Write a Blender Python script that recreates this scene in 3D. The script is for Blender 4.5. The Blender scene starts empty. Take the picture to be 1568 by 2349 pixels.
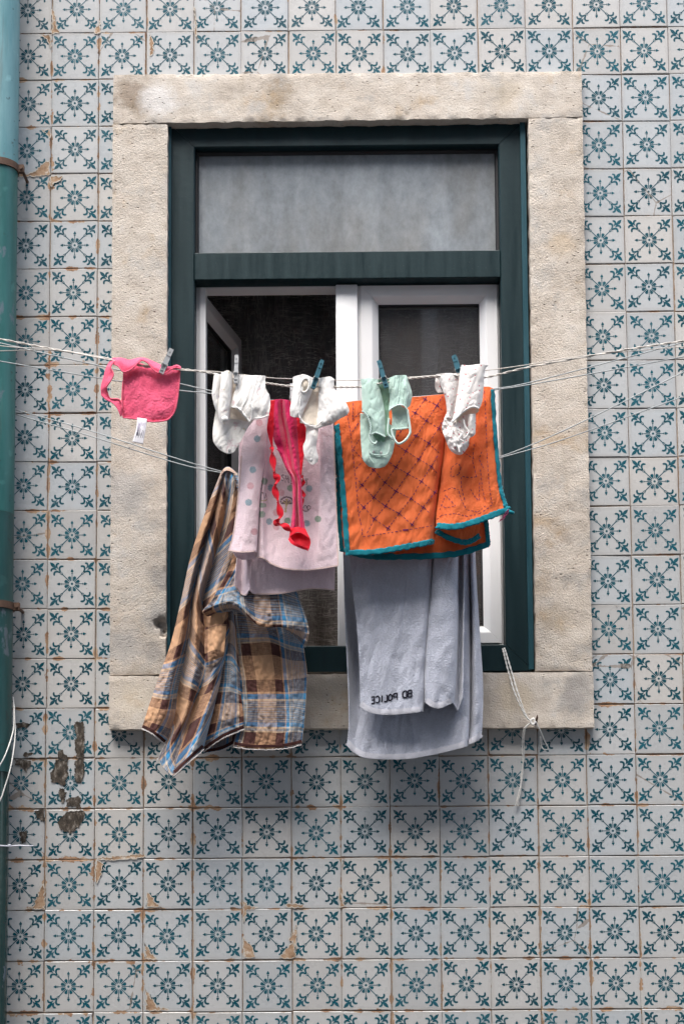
import bpy, bmesh, math, random
from mathutils import Vector, Matrix, noise
random.seed(7)
S = bpy.context.scene
COL = S.collection
R = math.radians
# ------------------------------------------------------------------ camera
# photograph measured on a 1568 x 2349 grid; pose solved from the tile grid (tiles 14 cm wide)
Z0 = 4.382
F_PX, CX, CY = 3600.0, 784.0, 1850.0
CAM = Vector((0.94356, -4.45466, -2.73189 + Z0))
FWD = Vector((-0.00675852, 0.99680768, 0.0795536)).normalized()
RGT = Vector((0.99995303, 0.00728961, -0.00638734)).normalized()
UPV = RGT.cross(FWD)
def at(px, py, Y=0.0):
    d = FWD + RGT * ((px - CX) / F_PX) - UPV * ((py - CY) / F_PX)
    return CAM + d * ((Y - CAM.y) / d.y)
cd = bpy.data.cameras.new('camera')
cam = bpy.data.objects.new('camera', cd); COL.objects.link(cam)
cam.matrix_world = Matrix(((RGT.x, UPV.x, -FWD.x, CAM.x), (RGT.y, UPV.y, -FWD.y, CAM.y), (RGT.z, UPV.z, -FWD.z, CAM.z), (0, 0, 0, 1)))
cd.sensor_fit = 'VERTICAL'; cd.sensor_height = 36.0; cd.sensor_width = 24.0
cd.lens = F_PX / 2349 * 36
cd.shift_y = (CY - 1174.5) / 2349
cd.clip_end = 500; cd.clip_start = 0.05
S.camera = cam

# ------------------------------------------------------------------ object helpers
def link(name, me, mats, parent=None, smooth=True):
    o = bpy.data.objects.new(name, me); COL.objects.link(o)
    for m in (mats if isinstance(mats, (list, tuple)) else [mats]): me.materials.append(m)
    if smooth: me.polygons.foreach_set('use_smooth', [True] * len(me.polygons))
    if parent: o.parent = parent
    return o
def tag(o, label=None, cat=None, group=None, kind=None):
    if label: o['label'] = label
    if cat: o['category'] = cat
    if group: o['group'] = group
    if kind: o['kind'] = kind
    return o
def empty(name, label, cat, group=None):
    o = bpy.data.objects.new(name, None); COL.objects.link(o); o.empty_display_size = .05
    return tag(o, label, cat, group)
class MB:
    """collects vertices and faces, with a uv per vertex and a material slot per face"""
    def __init__(s): s.v = []; s.f = []; s.uv = []; s.m = []; s.c = {}
    def add(s, vs, fs, uvs=None, mi=0):
        o = len(s.v); s.v += [tuple(p) for p in vs]
        s.uv += uvs if uvs else [(0, 0)] * len(vs)
        s.f += [tuple(i + o for i in f) for f in fs]; s.m += [mi] * len(fs)
    def box(s, a, b, mi=0):
        x0, y0, z0 = a; x1, y1, z1 = b
        vs = [(x0,y0,z0),(x1,y0,z0),(x1,y1,z0),(x0,y1,z0),(x0,y0,z1),(x1,y0,z1),(x1,y1,z1),(x0,y1,z1)]
        s.add(vs, [(0,3,2,1),(4,5,6,7),(0,1,5,4),(1,2,6,5),(2,3,7,6),(3,0,4,7)], None, mi)
    def tube(s, pts, r, n=6, caps=True, mi=0):
        pts = [Vector(p) for p in pts]; vs = []; fs = []
        for i, p in enumerate(pts):
            t = (pts[min(i+1, len(pts)-1)] - pts[max(i-1, 0)]).normalized()
            a = t.cross(Vector((0, 1, 0.03))); 
            if a.length < 1e-4: a = t.cross(Vector((1, 0, 0)))
            a.normalize(); b = t.cross(a)
            rr = r[i] if isinstance(r, (list, tuple)) else r
            for k in range(n):
                w = 2 * math.pi * k / n; vs.append(p + a * math.cos(w) * rr + b * math.sin(w) * rr)
        for i in range(len(pts) - 1):
            for k in range(n):
                k2 = (k + 1) % n; fs.append((i*n+k, i*n+k2, (i+1)*n+k2, (i+1)*n+k))
        if caps: fs += [tuple(range(n))[::-1], tuple((len(pts)-1)*n + k for k in range(n))]
        s.add(vs, fs, None, mi)
    def mesh(s, name):
        me = bpy.data.meshes.new(name); me.from_pydata(s.v, [], s.f)
        ul = me.uv_layers.new(name='UVMap')
        vi = [0] * len(me.loops); me.loops.foreach_get('vertex_index', vi)
        flat = []
        for i in vi: flat += s.uv[i]
        ul.data.foreach_set('uv', flat)
        if s.c:
            at_ = me.color_attributes.new('print', 'FLOAT_COLOR', 'POINT'); buf = [0.0]*(4*len(s.v))
            for i, q in s.c.items(): buf[4*i:4*i+4] = q
            at_.data.foreach_set('color', buf)
        me.polygons.foreach_set('material_index', s.m)
        me.update(); return me
    def obj(s, name, mats, parent=None, smooth=True, bevel=0, fix=True):
        me = s.mesh(name)
        if fix or bevel:
            bm = bmesh.new(); bm.from_mesh(me)
            if bevel: bmesh.ops.bevel(bm, geom=bm.edges[:], offset=bevel, segments=2, affect='EDGES', profile=.5)
            if fix: bmesh.ops.recalc_face_normals(bm, faces=bm.faces[:])
            bm.to_mesh(me); bm.free()
        o = link(name, me, mats, parent, smooth)
        if smooth and bevel:
            me.set_sharp_from_angle(angle=R(50))
        return o
def cr(p, t):
    """Catmull-Rom through a list of equally long tuples, t in 0..len-1"""
    n = len(p); i = min(int(t), n - 2); f = t - i
    a, b, c, d = p[max(i-1, 0)], p[i], p[i+1], p[min(i+2, n-1)]
    f2 = f * f; f3 = f2 * f
    return tuple(.5 * (2*B + (C-A)*f + (2*A-5*B+4*C-D)*f2 + (3*B-A-3*C+D)*f3) for A, B, C, D in zip(a, b, c, d))
def smooth_path(pts, n):
    return [cr(pts, (len(pts) - 1) * i / (n - 1)) for i in range(n)]

def ribbon(mb, path, w, look, off=.002, mi=0, n=None, lanes=1):
    """flat strip along a pixel path, lying off metres in front of a surface"""
    if n: path = smooth_path(path, n)
    vs = []; m = len(path); k = lanes + 1
    for i, p in enumerate(path):
        a, b = path[max(i-1, 0)], path[min(i+1, m-1)]; dx, dy = b[0]-a[0], b[1]-a[1]; L = math.hypot(dx, dy) or 1
        ww = w[i] if isinstance(w, (list, tuple)) else w
        for q in range(k):
            t = (q/lanes - .5)*ww; X, Y_ = p[0]-dy/L*t, p[1]+dx/L*t
            Y = (look(X, Y_) if lanes > 1 else look(p[0], p[1])) if callable(look) else look
            vs.append(at(X, Y_, Y - off*(.75 if lanes > 1 and q in (0, lanes) else 1)))
    mb.add(vs, [(k*i+q, k*i+q+1, k*i+k+q+1, k*i+k+q) for i in range(m-1) for q in range(lanes)], None, mi)

# ------------------------------------------------------------------ node helpers
class G:
    def __init__(s, name):
        s.mat = bpy.data.materials.new(name); s.mat.use_nodes = True; s.nt = s.mat.node_tree
        s.nt.nodes.clear(); s.out = s.nt.nodes.new('ShaderNodeOutputMaterial')
    def set(s, sock, v):
        if isinstance(v, bpy.types.NodeSocket): s.nt.links.new(v, sock)
        elif isinstance(v, (tuple, list)):
            sock.default_value = (*v, 1) if (len(v) == 3 and sock.type == 'RGBA') else v
        else:
            sock.default_value = v
    def n(s, t, ins=None, **props):
        nd = s.nt.nodes.new('ShaderNode' + t)
        for k, v in props.items(): setattr(nd, k, v)
        for k, v in (ins or {}).items(): s.set(nd.inputs[k], v)
        return nd
    def m(s, op, a, b=0.0, c=None, clamp=False):
        d = {0: a, 1: b}
        if c is not None: d[2] = c
        return s.n('Math', d, operation=op, use_clamp=clamp).outputs[0]
    def mix(s, f, a, b, mode='MIX'):
        nd = s.nt.nodes.new('ShaderNodeMix'); nd.data_type = 'RGBA'; nd.blend_type = mode
        s.set(nd.inputs[0], f); s.set(nd.inputs[6], a); s.set(nd.inputs[7], b); return nd.outputs[2]
    def rng(s, v, a, b, c=0.0, d=1.0):
        return s.n('MapRange', {0: v, 1: a, 2: b, 3: c, 4: d}, clamp=True).outputs[0]
    def noise(s, vec, scale, detail=3, rough=.5, dist=0.0):
        return s.n('TexNoise', {'Vector': vec, 'Scale': scale, 'Detail': detail, 'Roughness': rough, 'Distortion': dist}).outputs[0]
    def map(s, vec, sc=(1, 1, 1), loc=(0, 0, 0), rot=(0, 0, 0)):
        return s.n('Mapping', {'Vector': vec, 'Scale': sc, 'Location': loc, 'Rotation': rot}).outputs[0]
    def obj(s): return s.n('TexCoord').outputs['Object']
    def uv(s): return s.n('TexCoord').outputs['UV']
    def ramp(s, f, stops, interp='LINEAR'):
        nd = s.n('ValToRGB', {0: f}); r = nd.color_ramp; r.interpolation = interp
        while len(r.elements) < len(stops): r.elements.new(.5)
        for e, (p, c) in zip(r.elements, stops): e.position = p; e.color = (*c, 1)
        return nd.outputs[0]
    def bump(s, h, dist=.001, st=1.0):
        return s.n('Bump', {'Height': h, 'Distance': dist, 'Strength': st}).outputs[0]
    def pbr(s, col, rough=.5, normal=None, **kw):
        nd = s.n('BsdfPrincipled', {'Base Color': col, 'Roughness': rough})
        if normal is not None: s.set(nd.inputs['Normal'], normal)
        for k, v in kw.items(): s.set(nd.inputs[k.replace('_', ' ')], v)
        s.nt.links.new(nd.outputs[0], s.out.inputs[0]); return nd
def simple(name, col, rough=.5, var=.15, scale=40, bump=0.0, **kw):
    g = G(name); o = g.obj(); n = g.noise(o, scale, 4)
    c = g.mix(n, tuple(x * (1 - var) for x in col), tuple(min(1, x * (1 + var)) for x in col))
    nm = g.bump(n, bump) if bump else None
    g.pbr(c, rough, nm, **kw); return g.mat
def cloth_mat(name, col, var=.06, weave=900, rough=.9, bump=.0004, sheen=.25, fuzz=0.0, trans=0.12, printed=False):
    """fabric; col may be a colour or a function(g) returning a colour socket"""
    g = G(name); o = g.obj()
    c = col(g) if callable(col) else col
    if printed:
        at_ = g.n('Attribute', attribute_name='print'); c = g.mix(at_.outputs['Alpha'], c, at_.outputs['Color'])
    n = g.noise(o, 30, 4); n2 = g.noise(o, weave, 2)
    k = g.m('ADD', g.m('MULTIPLY', g.m('SUBTRACT', n, .5), var * 2), 1.0)
    k = g.m('ADD', k, g.m('MULTIPLY', g.m('SUBTRACT', n2, .5), fuzz))
    c = g.mix(1.0, c, g.n('CombineColor', {0: k, 1: k, 2: k}).outputs[0], 'MULTIPLY')
    p = g.pbr(c, rough, g.bump(n2, bump), Sheen_Weight=sheen)
    p.inputs['Specular IOR Level'].default_value = .15
    if trans:
        t = g.n('BsdfTranslucent', {'Color': c}); mx = g.n('MixShader', {0: trans, 1: p.outputs[0], 2: t.outputs[0]})
        g.nt.links.new(mx.outputs[0], g.out.inputs[0])
    return g.mat

YS = -.032
# ------------------------------------------------------------------ materials of the setting
def tile_mat(name, motif):
    g = G(name); uv = g.uv(); o = g.obj()
    sx = g.n('SeparateXYZ', {0: uv}); u, v = sx.outputs[0], sx.outputs[1]
    fu, fv = g.m('FRACT', u), g.m('FRACT', v)
    wn = g.n('TexWhiteNoise', {'Vector': g.n('VectorMath', {0: uv}, operation='FLOOR').outputs[0]}, noise_dimensions='2D')
    rc = g.n('SeparateColor', {0: wn.outputs[1]}); r1, r2, r3 = rc.outputs
    ed = g.m('MINIMUM', g.m('MINIMUM', fu, g.m('SUBTRACT', 1.0, fu)), g.m('MINIMUM', fv, g.m('SUBTRACT', 1.0, fv)))
    n_f = g.noise(o, 70, 6, .65); n_m = g.noise(o, 19, 5, .6); n_r = g.noise(o, 2.6, 2); n_d = g.noise(o, 34, 5, .6)
    z = g.n('SeparateXYZ', {0: o}); 
    low = g.rng(z.outputs[2], Z0 - 1.7, Z0 - 2.5); left = g.rng(z.outputs[0], .5, .1)
    reg = g.m('ADD', g.m('MULTIPLY', g.rng(n_r, .52, .75), .7), g.m('ADD', g.m('MULTIPLY', low, .3), g.m('MULTIPLY', left, .38)))
    thr = g.m('MULTIPLY', g.m('MULTIPLY', g.rng(n_m, .50, .76), reg), .215)
    thr = g.m('ADD', thr, g.m('MULTIPLY', g.rng(r3, .55, 1.0), .010))
    e2 = g.m('ADD', ed, g.m('MULTIPLY', g.m('SUBTRACT', n_f, .5), .035))
    chip = g.m('LESS_THAN', e2, thr)
    terra = g.ramp(g.noise(o, 26, 5, .6), [(.3, (.15, .10, .065)), (.42, (.30, .17, .10)), (.56, (.40, .27, .17)), (.7, (.50, .44, .36))])
    if motif:
        base = g.mix(n_m, (.002, .046, .066), (.004, .074, .102))
        wear = g.rng(g.noise(g.map(o, (1, 1, .5)), 55, 6, .7), .60, .74)
        base = g.mix(g.m('MULTIPLY', wear, .3), base, (.42, .44, .44))
        base = g.mix(g.m('MULTIPLY', r2, .32), base, (.03, .19, .25))
    else:
        base = g.mix(r1, (.515, .50, .478), (.435, .468, .492))
        base = g.mix(g.m('MULTIPLY', g.rng(r2, .62, 1.0), .55), base, (.39, .395, .395))
        base = g.mix(g.rng(n_d, .35, .75, 0, .25), base, (.42, .41, .39))
        grime = g.rng(ed, .09, .0, 0, .45)
        base = g.mix(g.m('MULTIPLY', grime, n_d), base, (.30, .25, .20))
        sc = g.rng(g.noise(g.map(o, (3, 1, .8), rot=(0, .7, 0)), 30, 6, .75), .64, .70, 0, .35)
        base = g.mix(g.m('MULTIPLY', sc, g.m('MULTIPLY', g.rng(n_r, .5, .65), .6)), base, (.40, .39, .37))
        pit = g.m('LESS_THAN', g.noise(o, 210, 2), .215)
        base = g.mix(g.m('MULTIPLY', pit, .8), base, (.16, .12, .09))
    cracks = g.n('TexVoronoi', {'Vector': g.map(o, (1, 1, 1)), 'Scale': 4.5}, feature='DISTANCE_TO_EDGE').outputs[0]
    ck = g.m('MULTIPLY', g.m('LESS_THAN', g.m('ADD', cracks, g.m('MULTIPLY', g.m('SUBTRACT', n_d, .5), .05)), .006), g.m('GREATER_THAN', r3, .90))
    base = g.mix(g.m('MULTIPLY', ck, .7), base, (.24, .19, .15))
    col = g.mix(chip, base, terra)
    rough = g.m('ADD', g.m('MULTIPLY', chip, .55), g.rng(n_d, .3, .8, .22, .42))
    h = g.m('SUBTRACT', g.m('MULTIPLY', g.noise(o, 22, 2), .6), g.m('MULTIPLY', chip, g.m('ADD', .9, n_f)))
    g.pbr(col, rough, g.bump(h, .0016, .8)); return g.mat
STAINS = [(300, 212, 46, (.22, .16, .11), .75), (322, 245, 30, (.25, .19, .13), .6), (362, 232, 44, (.70, .68, .66), .8), (640, 205, 40, (.30, .235, .165), .75), (632, 240, 26, (.28, .22, .15), .6), (1160, 215, 40, (.50, .42, .32), .6),
 (366, 1330, 30, (.36, .34, .32), .8), (362, 1420, 34, (.36, .34, .32), .8), (352, 1500, 34, (.33, .31, .29), .8), (285, 1130, 60, (.50, .48, .46), .7), (290, 1480, 40, (.48, .45, .42), .6), (320, 850, 40, (.62, .53, .41), .6),
 (1318, 1610, 44, (.32, .30, .285), .9), (1330, 1570, 34, (.33, .31, .29), .8), (1275, 1420, 44, (.40, .33, .25), .65), (1290, 560, 34, (.45, .33, .2), .5), (1240, 1350, 26, (.38, .30, .22), .6), (1290, 1100, 40, (.56, .50, .43), .5),
 (740, 1600, 60, (.42, .37, .30), .6), (1180, 1600, 50, (.55, .46, .34), .6), (300, 1600, 50, (.66, .58, .46), .5)]
def stone_mat(name, rough_scale=1.0):
    g = G(name); o = g.obj()
    big = g.noise(o, 4.5, 3); mid = g.noise(o, 22, 5, .6); fine = g.noise(o, 210, 4, .65); st = g.noise(g.map(o, (.25, 1, 1.6)), 60, 5, .65)
    c = g.ramp(g.m('ADD', g.m('MULTIPLY', mid, .55), g.m('MULTIPLY', big, .45)), [(.30, (.40, .345, .285)), (.45, (.545, .48, .41)), (.58, (.615, .555, .485)), (.72, (.58, .555, .525))])
    c = g.mix(g.rng(fine, .42, .30, 0, .6), c, (.30, .23, .16))
    nz_ = g.noise(o, 16, 6, .7)
    for x, y, r, cl, k in STAINS:
        p = at(x, y, YS); q = at(x + r, y, YS); rad = (q - p).length
        ds = g.n('VectorMath', {0: o, 1: tuple(p)}, operation='DISTANCE').outputs['Value']
        e = g.m('ADD', g.m('DIVIDE', ds, rad), g.m('MULTIPLY', g.m('SUBTRACT', nz_, .5), 2.4))
        c = g.mix(g.rng(e, 1.15, .5, 0, k*.9), c, cl)
    grey = g.rng(g.noise(o, 7.5, 5, .65), .56, .66, 0, .75)
    c = g.mix(grey, c, (.43, .405, .375))
    st_v = g.rng(g.noise(g.map(o, (7, 1, .8), (2, 0, 3)), 3.2, 5, .6), .58, .72, 0, .5)
    c = g.mix(st_v, c, (.40, .34, .26))
    rust = g.rng(g.noise(g.map(o, loc=(3, 1, 5)), 9, 5, .6), .60, .72, 0, .5)
    c = g.mix(rust, c, (.44, .30, .16))
    vor = g.n('TexVoronoi', {'Vector': g.map(o, (1, 1, 1.8)), 'Scale': 48, 'Randomness': 1}).outputs[0]
    pit = g.m('MULTIPLY', g.rng(g.m('ADD', vor, g.m('MULTIPLY', fine, .16)), .27, .12), g.rng(g.noise(o, 17, 3), .46, .58))
    c = g.mix(g.m('MULTIPLY', pit, .8), c, (.15, .11, .08))
    h = g.m('ADD', g.m('ADD', g.m('MULTIPLY', fine, .9), g.m('MULTIPLY', st, .3 if rough_scale < 1 else .1)), g.m('ADD', g.m('MULTIPLY', mid, .35), g.m('MULTIPLY', pit, -1.0)))
    g.pbr(c, .95, g.bump(h, .0038 * rough_scale, 1.0), Specular_IOR_Level=.2); return g.mat
def paint_mat(name, a, b, rough=.35, scale=(8, 8, .7)):
    g = G(name); o = g.obj()
    n = g.noise(g.map(o, scale), 4, 6, .65); n2 = g.noise(o, 60, 4); n3 = g.noise(o, 260, 2)
    c = g.mix(g.rng(n, .35, .7), a, b)
    c = g.mix(g.rng(n3, .72, .78, 0, .3), c, (.20, .22, .21))
    g.pbr(c, g.rng(n, .3, .7, rough, rough + .2), g.bump(n2, .0004), Specular_IOR_Level=.3); return g.mat
M = {}
M['tile'] = tile_mat('glazed_tile', False); M['motif'] = tile_mat('tile_motif', True)
M['stone'] = stone_mat('limestone'); M['stone_smooth'] = stone_mat('limestone_dressed', .6)
M['grout'] = simple('old_mortar', (.45, .345, .265), .95, .45, 35, .002)
M['grime'] = None
M['green'] = paint_mat('dark_green_paint', (.0025, .016, .020), (.0045, .025, .030), .36)
M['green_edge'] = paint_mat('blue_green_paint', (.012, .055, .075), (.02, .085, .11), .35)
M['white_frame'] = simple('white_plastic_frame', (.80, .80, .80), .35, .03, 20)
M['gasket'] = simple('black_rubber', (.012, .012, .014), .6, .2)
M['metal'] = simple('galvanised_metal', (.35, .34, .33), .4, .2, 60, .0003, Metallic=.8)
M['rust'] = simple('rusty_iron', (.10, .055, .035), .8, .5, 60, .001)
M['plaster'] = simple('grey_plaster', (.42, .40, .37), .95, .15, 8, .004)
M['room'] = simple('room_paint', (.60, .57, .53), .9, .2, 5)
def grime_mat():
    g = G('peeled_black_patch'); o = g.obj(); n = g.noise(g.map(o, (1, 1, .5)), 90, 6, .7)
    c = g.ramp(n, [(.35, (.018, .014, .010)), (.52, (.07, .055, .042)), (.62, (.20, .175, .15)), (.7, (.36, .34, .31))])
    g.pbr(c, .9, g.bump(n, .002)); return g.mat
M['grime'] = grime_mat()
def terra_mat():
    g = G('bare_terracotta'); o = g.obj(); n = g.noise(o, 45, 6, .65)
    c = g.ramp(n, [(.3, (.13, .085, .05)), (.43, (.32, .20, .12)), (.57, (.42, .29, .19)), (.68, (.62, .57, .50))])
    g.pbr(c, .95, g.bump(n, .002)); return g.mat
M['terra'] = terra_mat(); M['biscuit'] = simple('broken_glaze_edge', (.55, .50, .43), .8, .25, 120)
def glass_mat(name, dust, dust_refl_col):  # dust film whose streaks and bands also stand in for reflections
    g = G(name); o = g.obj()
    n = g.noise(g.map(o, (3.2, 1, .7)), 1.6, 5, .6); n2 = g.noise(g.map(o, (1, 1, .7)), 26, 8, .75)
    tr = g.n('BsdfTransparent', {'Color': (.80, .83, .84)}); gl = g.n('BsdfGlossy', {'Roughness': .02})
    fr = g.n('Fresnel', {'IOR': 1.5}).outputs[0]
    a = g.n('MixShader', {0: fr, 1: tr.outputs[0], 2: gl.outputs[0]})
    df = g.n('BsdfDiffuse', {'Color': g.mix(g.rng(g.noise(g.map(o, (2.5, 1, 1.2), (5, 0, 2)), 1.7, 5, .6), .42, .62), dust_refl_col, tuple(x*f_ for x, f_ in zip(dust_refl_col, (.86, .80, .74))))})
    bd = g.rng(g.noise(g.map(o, (5, 1, .12), (3, 0, 1)), 1.6, 2, .5), .46, .54, .91, 1.04)  # upright bands painted in place of reflections of the house opposite
    k = g.m('MULTIPLY', g.m('MULTIPLY', bd, g.m('ADD', g.rng(n, .32, .68, .84, 1.08), g.rng(n2, .35, .7, -.16, .24))), dust, clamp=True)
    b = g.n('MixShader', {0: k, 1: a.outputs[0], 2: df.outputs[0]})
    g.nt.links.new(b.outputs[0], g.out.inputs[0]); return g.mat
M['glass'] = glass_mat('window_glass', .13, (.40, .385, .385))
M['dusty'] = glass_mat('dusty_glass_painted_reflection', .70, (.39, .425, .455))

# ------------------------------------------------------------------ tiled wall
TW, TH = .14, .14412
def tile_center(c, r): return c * TW, Z0 - r * TH
# window opening (taken at the stone face) and the stone surround
YS = -.032
O_L, O_R = at(384, 900, YS).x, at(1214, 900, YS).x
O_T, O_B = at(784, 277, YS).z, at(784, 1543, YS).z
ST_L, ST_R = at(257, 900, YS).x, at(1343, 900, YS).x
ST_T, ST_B = at(784, 170, YS).z, at(784, 1669, YS).z
def motif_polys():
    P = []   # list of (points, faces) in tile units
    def poly(pts): P.append((pts, [tuple(range(len(pts)))]))
    def rot(p, a): return (p[0]*math.cos(a) - p[1]*math.sin(a), p[0]*math.sin(a) + p[1]*math.cos(a))
    def strip(path, w):
        n = len(path); pts = []; fs = []
        for i in range(n):
            a, b = path[max(i-1, 0)], path[min(i+1, n-1)]
            dx, dy = b[0]-a[0], b[1]-a[1]; L = math.hypot(dx, dy) or 1
            pts += [(path[i][0]-dy/L*w[i]/2, path[i][1]+dx/L*w[i]/2), (path[i][0]+dy/L*w[i]/2, path[i][1]-dx/L*w[i]/2)]
        for i in range(n-1): fs.append((2*i, 2*i+1, 2*i+3, 2*i+2))
        P.append((pts, fs))
    poly([(.025*math.cos(k*math.pi/5), .025*math.sin(k*math.pi/5)) for k in range(10)])
    for k in range(8):
        a = math.pi/8 + k*math.pi/4
        pet = [(.060, -.006), (.09, -.015), (.12, -.030), (.145, -.033), (.165, -.018), (.165, .018), (.145, .033), (.12, .030), (.09, .015), (.060, .006)]
        poly([rot(p, a) for p in pet])
    for k in range(4):
        a = k*math.pi/2
        poly([rot(p, a) for p in [(.066, -.008), (.225, -.007), (.225, .007), (.066, .008)]])
        poly([rot(p, a) for p in [(.212, -.004), (.22, -.021), (.230, -.021), (.230, .021), (.22, .021), (.212, .004)]])
        poly([rot(p, a) for p in [(.240, -.012), (.254, -.029), (.27, -.027), (.315, 0), (.27, .027), (.254, .029), (.240, .012)]])
        d = a + math.pi/4
        poly([rot(p, d) for p in [(.068, -.0095), (.285, -.009), (.285, .009), (.068, .0095)]])
        poly([rot(p, d) for p in [(.272, -.005), (.292, -.026), (.299, -.026), (.299, .026), (.292, .026), (.272, .005)]])
        poly([rot(p, d) for p in [(.31, -.032), (.321, -.032), (.321, .032), (.31, .032)]])
        poly([rot(p, d) for p in [(.333, -.022), (.352, -.02), (.372, -.012), (.372, .012), (.352, .02), (.333, .022)]])
        poly([rot(p, d) for p in [(.465, -.004), (.505, -.022), (.55, -.036), (.59, -.030), (.648, 0), (.59, .030), (.55, .036), (.505, .022), (.465, .004)]])
        RP = lambda L: [((r_-p_)*.7071, (r_+p_)*.7071) for r_, p_ in L]
        A = smooth_path(RP([(.428, .018), (.487, .033), (.514, .076), (.490, .118)]), 8)
        B = smooth_path(RP([(.342, .012), (.390, .026), (.424, .066), (.412, .108), (.380, .132)]), 9)
        wA = [.004, .014, .021, .024, .024, .023, .021, .014]; wB = [.012, .018, .022, .024, .024, .024, .023, .021, .015]
        for path, w in ((A, wA), (B, wB)):
            for q in (0, 1):
                strip([rot((y, x) if q else (x, y), a) for x, y in path], [k_*1.75 for k_ in w])
    return P
MOT = motif_polys()
def build_tiles():
    mb = MB()
    rnd = random.Random(3)
    for r in range(-4, 27):
        for c in range(-6, 21):
            cx, cz = tile_center(c, r)
            cx += rnd.uniform(-.0014, .0014); cz += rnd.uniform(-.0014, .0014)
            a = rnd.uniform(-.008, .008); tx, tz = rnd.uniform(-.0009, .0009), rnd.uniform(-.0009, .0009)
            yo = rnd.uniform(-.0006, .0006); ms = rnd.uniform(.97, 1.02)
            hw, hh = TW/2 - .0009 - rnd.random()*.0005, TH/2 - .0009 - rnd.random()*.0005
            inx = cx - hw > ST_L + .004 and cx + hw < ST_R - .004; inz = cz + hh < ST_T - .004 and cz - hh > ST_B + .004
            if inx and inz: continue
            if cx + hw > O_L - .01 and cx - hw < O_R + .01 and cz + hh > O_B - .01 and cz - hh < O_T + .01: continue
            ca, sa = math.cos(a), math.sin(a)
            def W(x, z, y):
                return (cx + x*ca - z*sa, y + yo + x/hw*tx + z/hh*tz, cz + x*sa + z*ca)
            def UV(x, z): return (c + 20 + min(.998, max(.002, .5 + x/TW)), r + 20 + min(.998, max(.002, .5 + z/TH)))
            b = .0016; vs = []; uv = []
            for (k, y) in ((0, .002), (0, -.0048), (b, -.006)):
                for sx, sz in ((-1, -1), (1, -1), (1, 1), (-1, 1)):
                    x, z = sx*(hw-k), sz*(hh-k); vs.append(W(x, z, y)); uv.append(UV(x, z))
            fs = [(8, 9, 10, 11)]
            for L in (0, 4):
                for k in range(4): fs.append((L+k, L+(k+1) % 4, L+4+(k+1) % 4, L+4+k))
            mb.add(vs, fs, uv, 0)
            ox, oz = rnd.uniform(-.002, .002), rnd.uniform(-.002, .002)
            for pts, fcs in MOT:
                P = [(x*TW*ms*.985 + ox, z*TW*ms*.985 + oz) for x, z in pts]
                mb.add([W(x, z, -.0063) for x, z in P], fcs, [UV(x, z) for x, z in P], 1)
    # peeled black patches and bare terracotta, each at its place on the wall
    def patch(pts, mi, y):
        rr = random.Random(len(pts) * 31 + int(pts[0][0])); out = []
        for i in range(len(pts)):
            a, b = pts[i], pts[(i+1) % len(pts)]
            n = max(2, int(math.hypot(b[0]-a[0], b[1]-a[1]) / 3.2))
            for k in range(n):
                t = k / n; out.append((a[0]+(b[0]-a[0])*t + rr.uniform(-2.4, 2.4), a[1]+(b[1]-a[1])*t + rr.uniform(-2.4, 2.4)))
        m = [at(x, y2, y) for x, y2 in out]; mb.add(m, [tuple(range(len(m)))], None, mi)
        ribbon(mb, out + out[:1], [rr.uniform(.6, 2.6) for _ in range(len(out)+1)], y, .0006, 4 if mi == 3 else 2)
    K = lambda L: [(x * .33569, 1403.7 + y * .33569) for x, y in L]
    for L in ([(510,755),(575,755),(578,840),(572,1000),(528,1000),(515,900),(522,840)], [(515,1015),(575,1010),(570,1110),(555,1165),(520,1160)],
              [(385,1020),(460,1015),(462,1110),(440,1190),(400,1170),(355,1160),(345,1100),(370,1060)], [(400,955),(430,945),(460,1003),(390,1003)],
              [(400,1225),(430,1200),(450,1240),(435,1305),(418,1305)], [(455,1285),(520,1260),(555,1275),(545,1335),(460,1325)],
              [(460,1365),(570,1360),(580,1395),(540,1470),(480,1510),(405,1480),(400,1430)],
              [(105,1010),(210,1015),(200,1050),(180,1095),(160,1060),(110,1045)], [(110,760),(200,760),(190,790),(120,790)],
              [(165,965),(230,965),(200,985),(170,1000)], [(240,1370),(300,1350),(305,1430),(255,1405)], [(140,1510),(185,1495),(180,1560),(150,1590),(142,1550)]):
        patch(K(L), 2, -.0078)
    K2 = lambda L: [(x * .5222, 1871.6 + y * .5222) for x, y in L]
    for L in ([(1225,625),(1290,545),(1298,625)], [(1068,535),(1110,580),(1120,622),(1072,622)], [(645,335),(690,385),(712,402),(648,402)],
              [(425,195),(455,212),(440,265),(425,300),(418,250)], [(1270,545),(1300,480),(1302,590),(1292,560)], [(640,560),(662,600),(690,630),(642,630)],
              [(430,185),(530,178),(630,168),(640,182),(560,190),(440,192)], [(182,310),(196,300),(196,408),(115,408),(150,395)], [(1068,370),(1095,400),(1130,405),(1085,412),(1070,470)],
              [(640,760),(690,838),(740,852),(645,856)], [(1490,310),(1510,395),(1492,400)], [(1255,385),(1330,390),(1330,402),(1260,402)]):
        patch(K2(L), 3, -.0078)
    K3 = lambda L: [(x * .33569, y * .33569) for x, y in L]
    for L in ([(120,1190),(210,1185),(250,1165),(300,1110),(340,1095),(342,1195),(200,1204),(122,1204)], [(346,1206),(430,1206),(400,1235),(360,1250),(348,1280)],
              [(280,238),(345,238),(345,330),(325,270)], [(640,228),(682,135),(682,228)], [(358,40),(378,110),(385,180),(410,228),(358,228)], [(1025,240),(1050,290),(1050,370),(1028,375)],
              [(290,885),(345,888),(345,945),(330,930)], [(1330,50),(1345,230),(1350,280),(1335,230)]):
        patch(K3(L), 3, -.0078)
    patch([(2412/1.7098 + 0, 1390), (2418/1.7098, 1391), (2416/1.7098, 1393)], 3, -.0078)
    return mb.mesh('tiled_wall')
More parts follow.
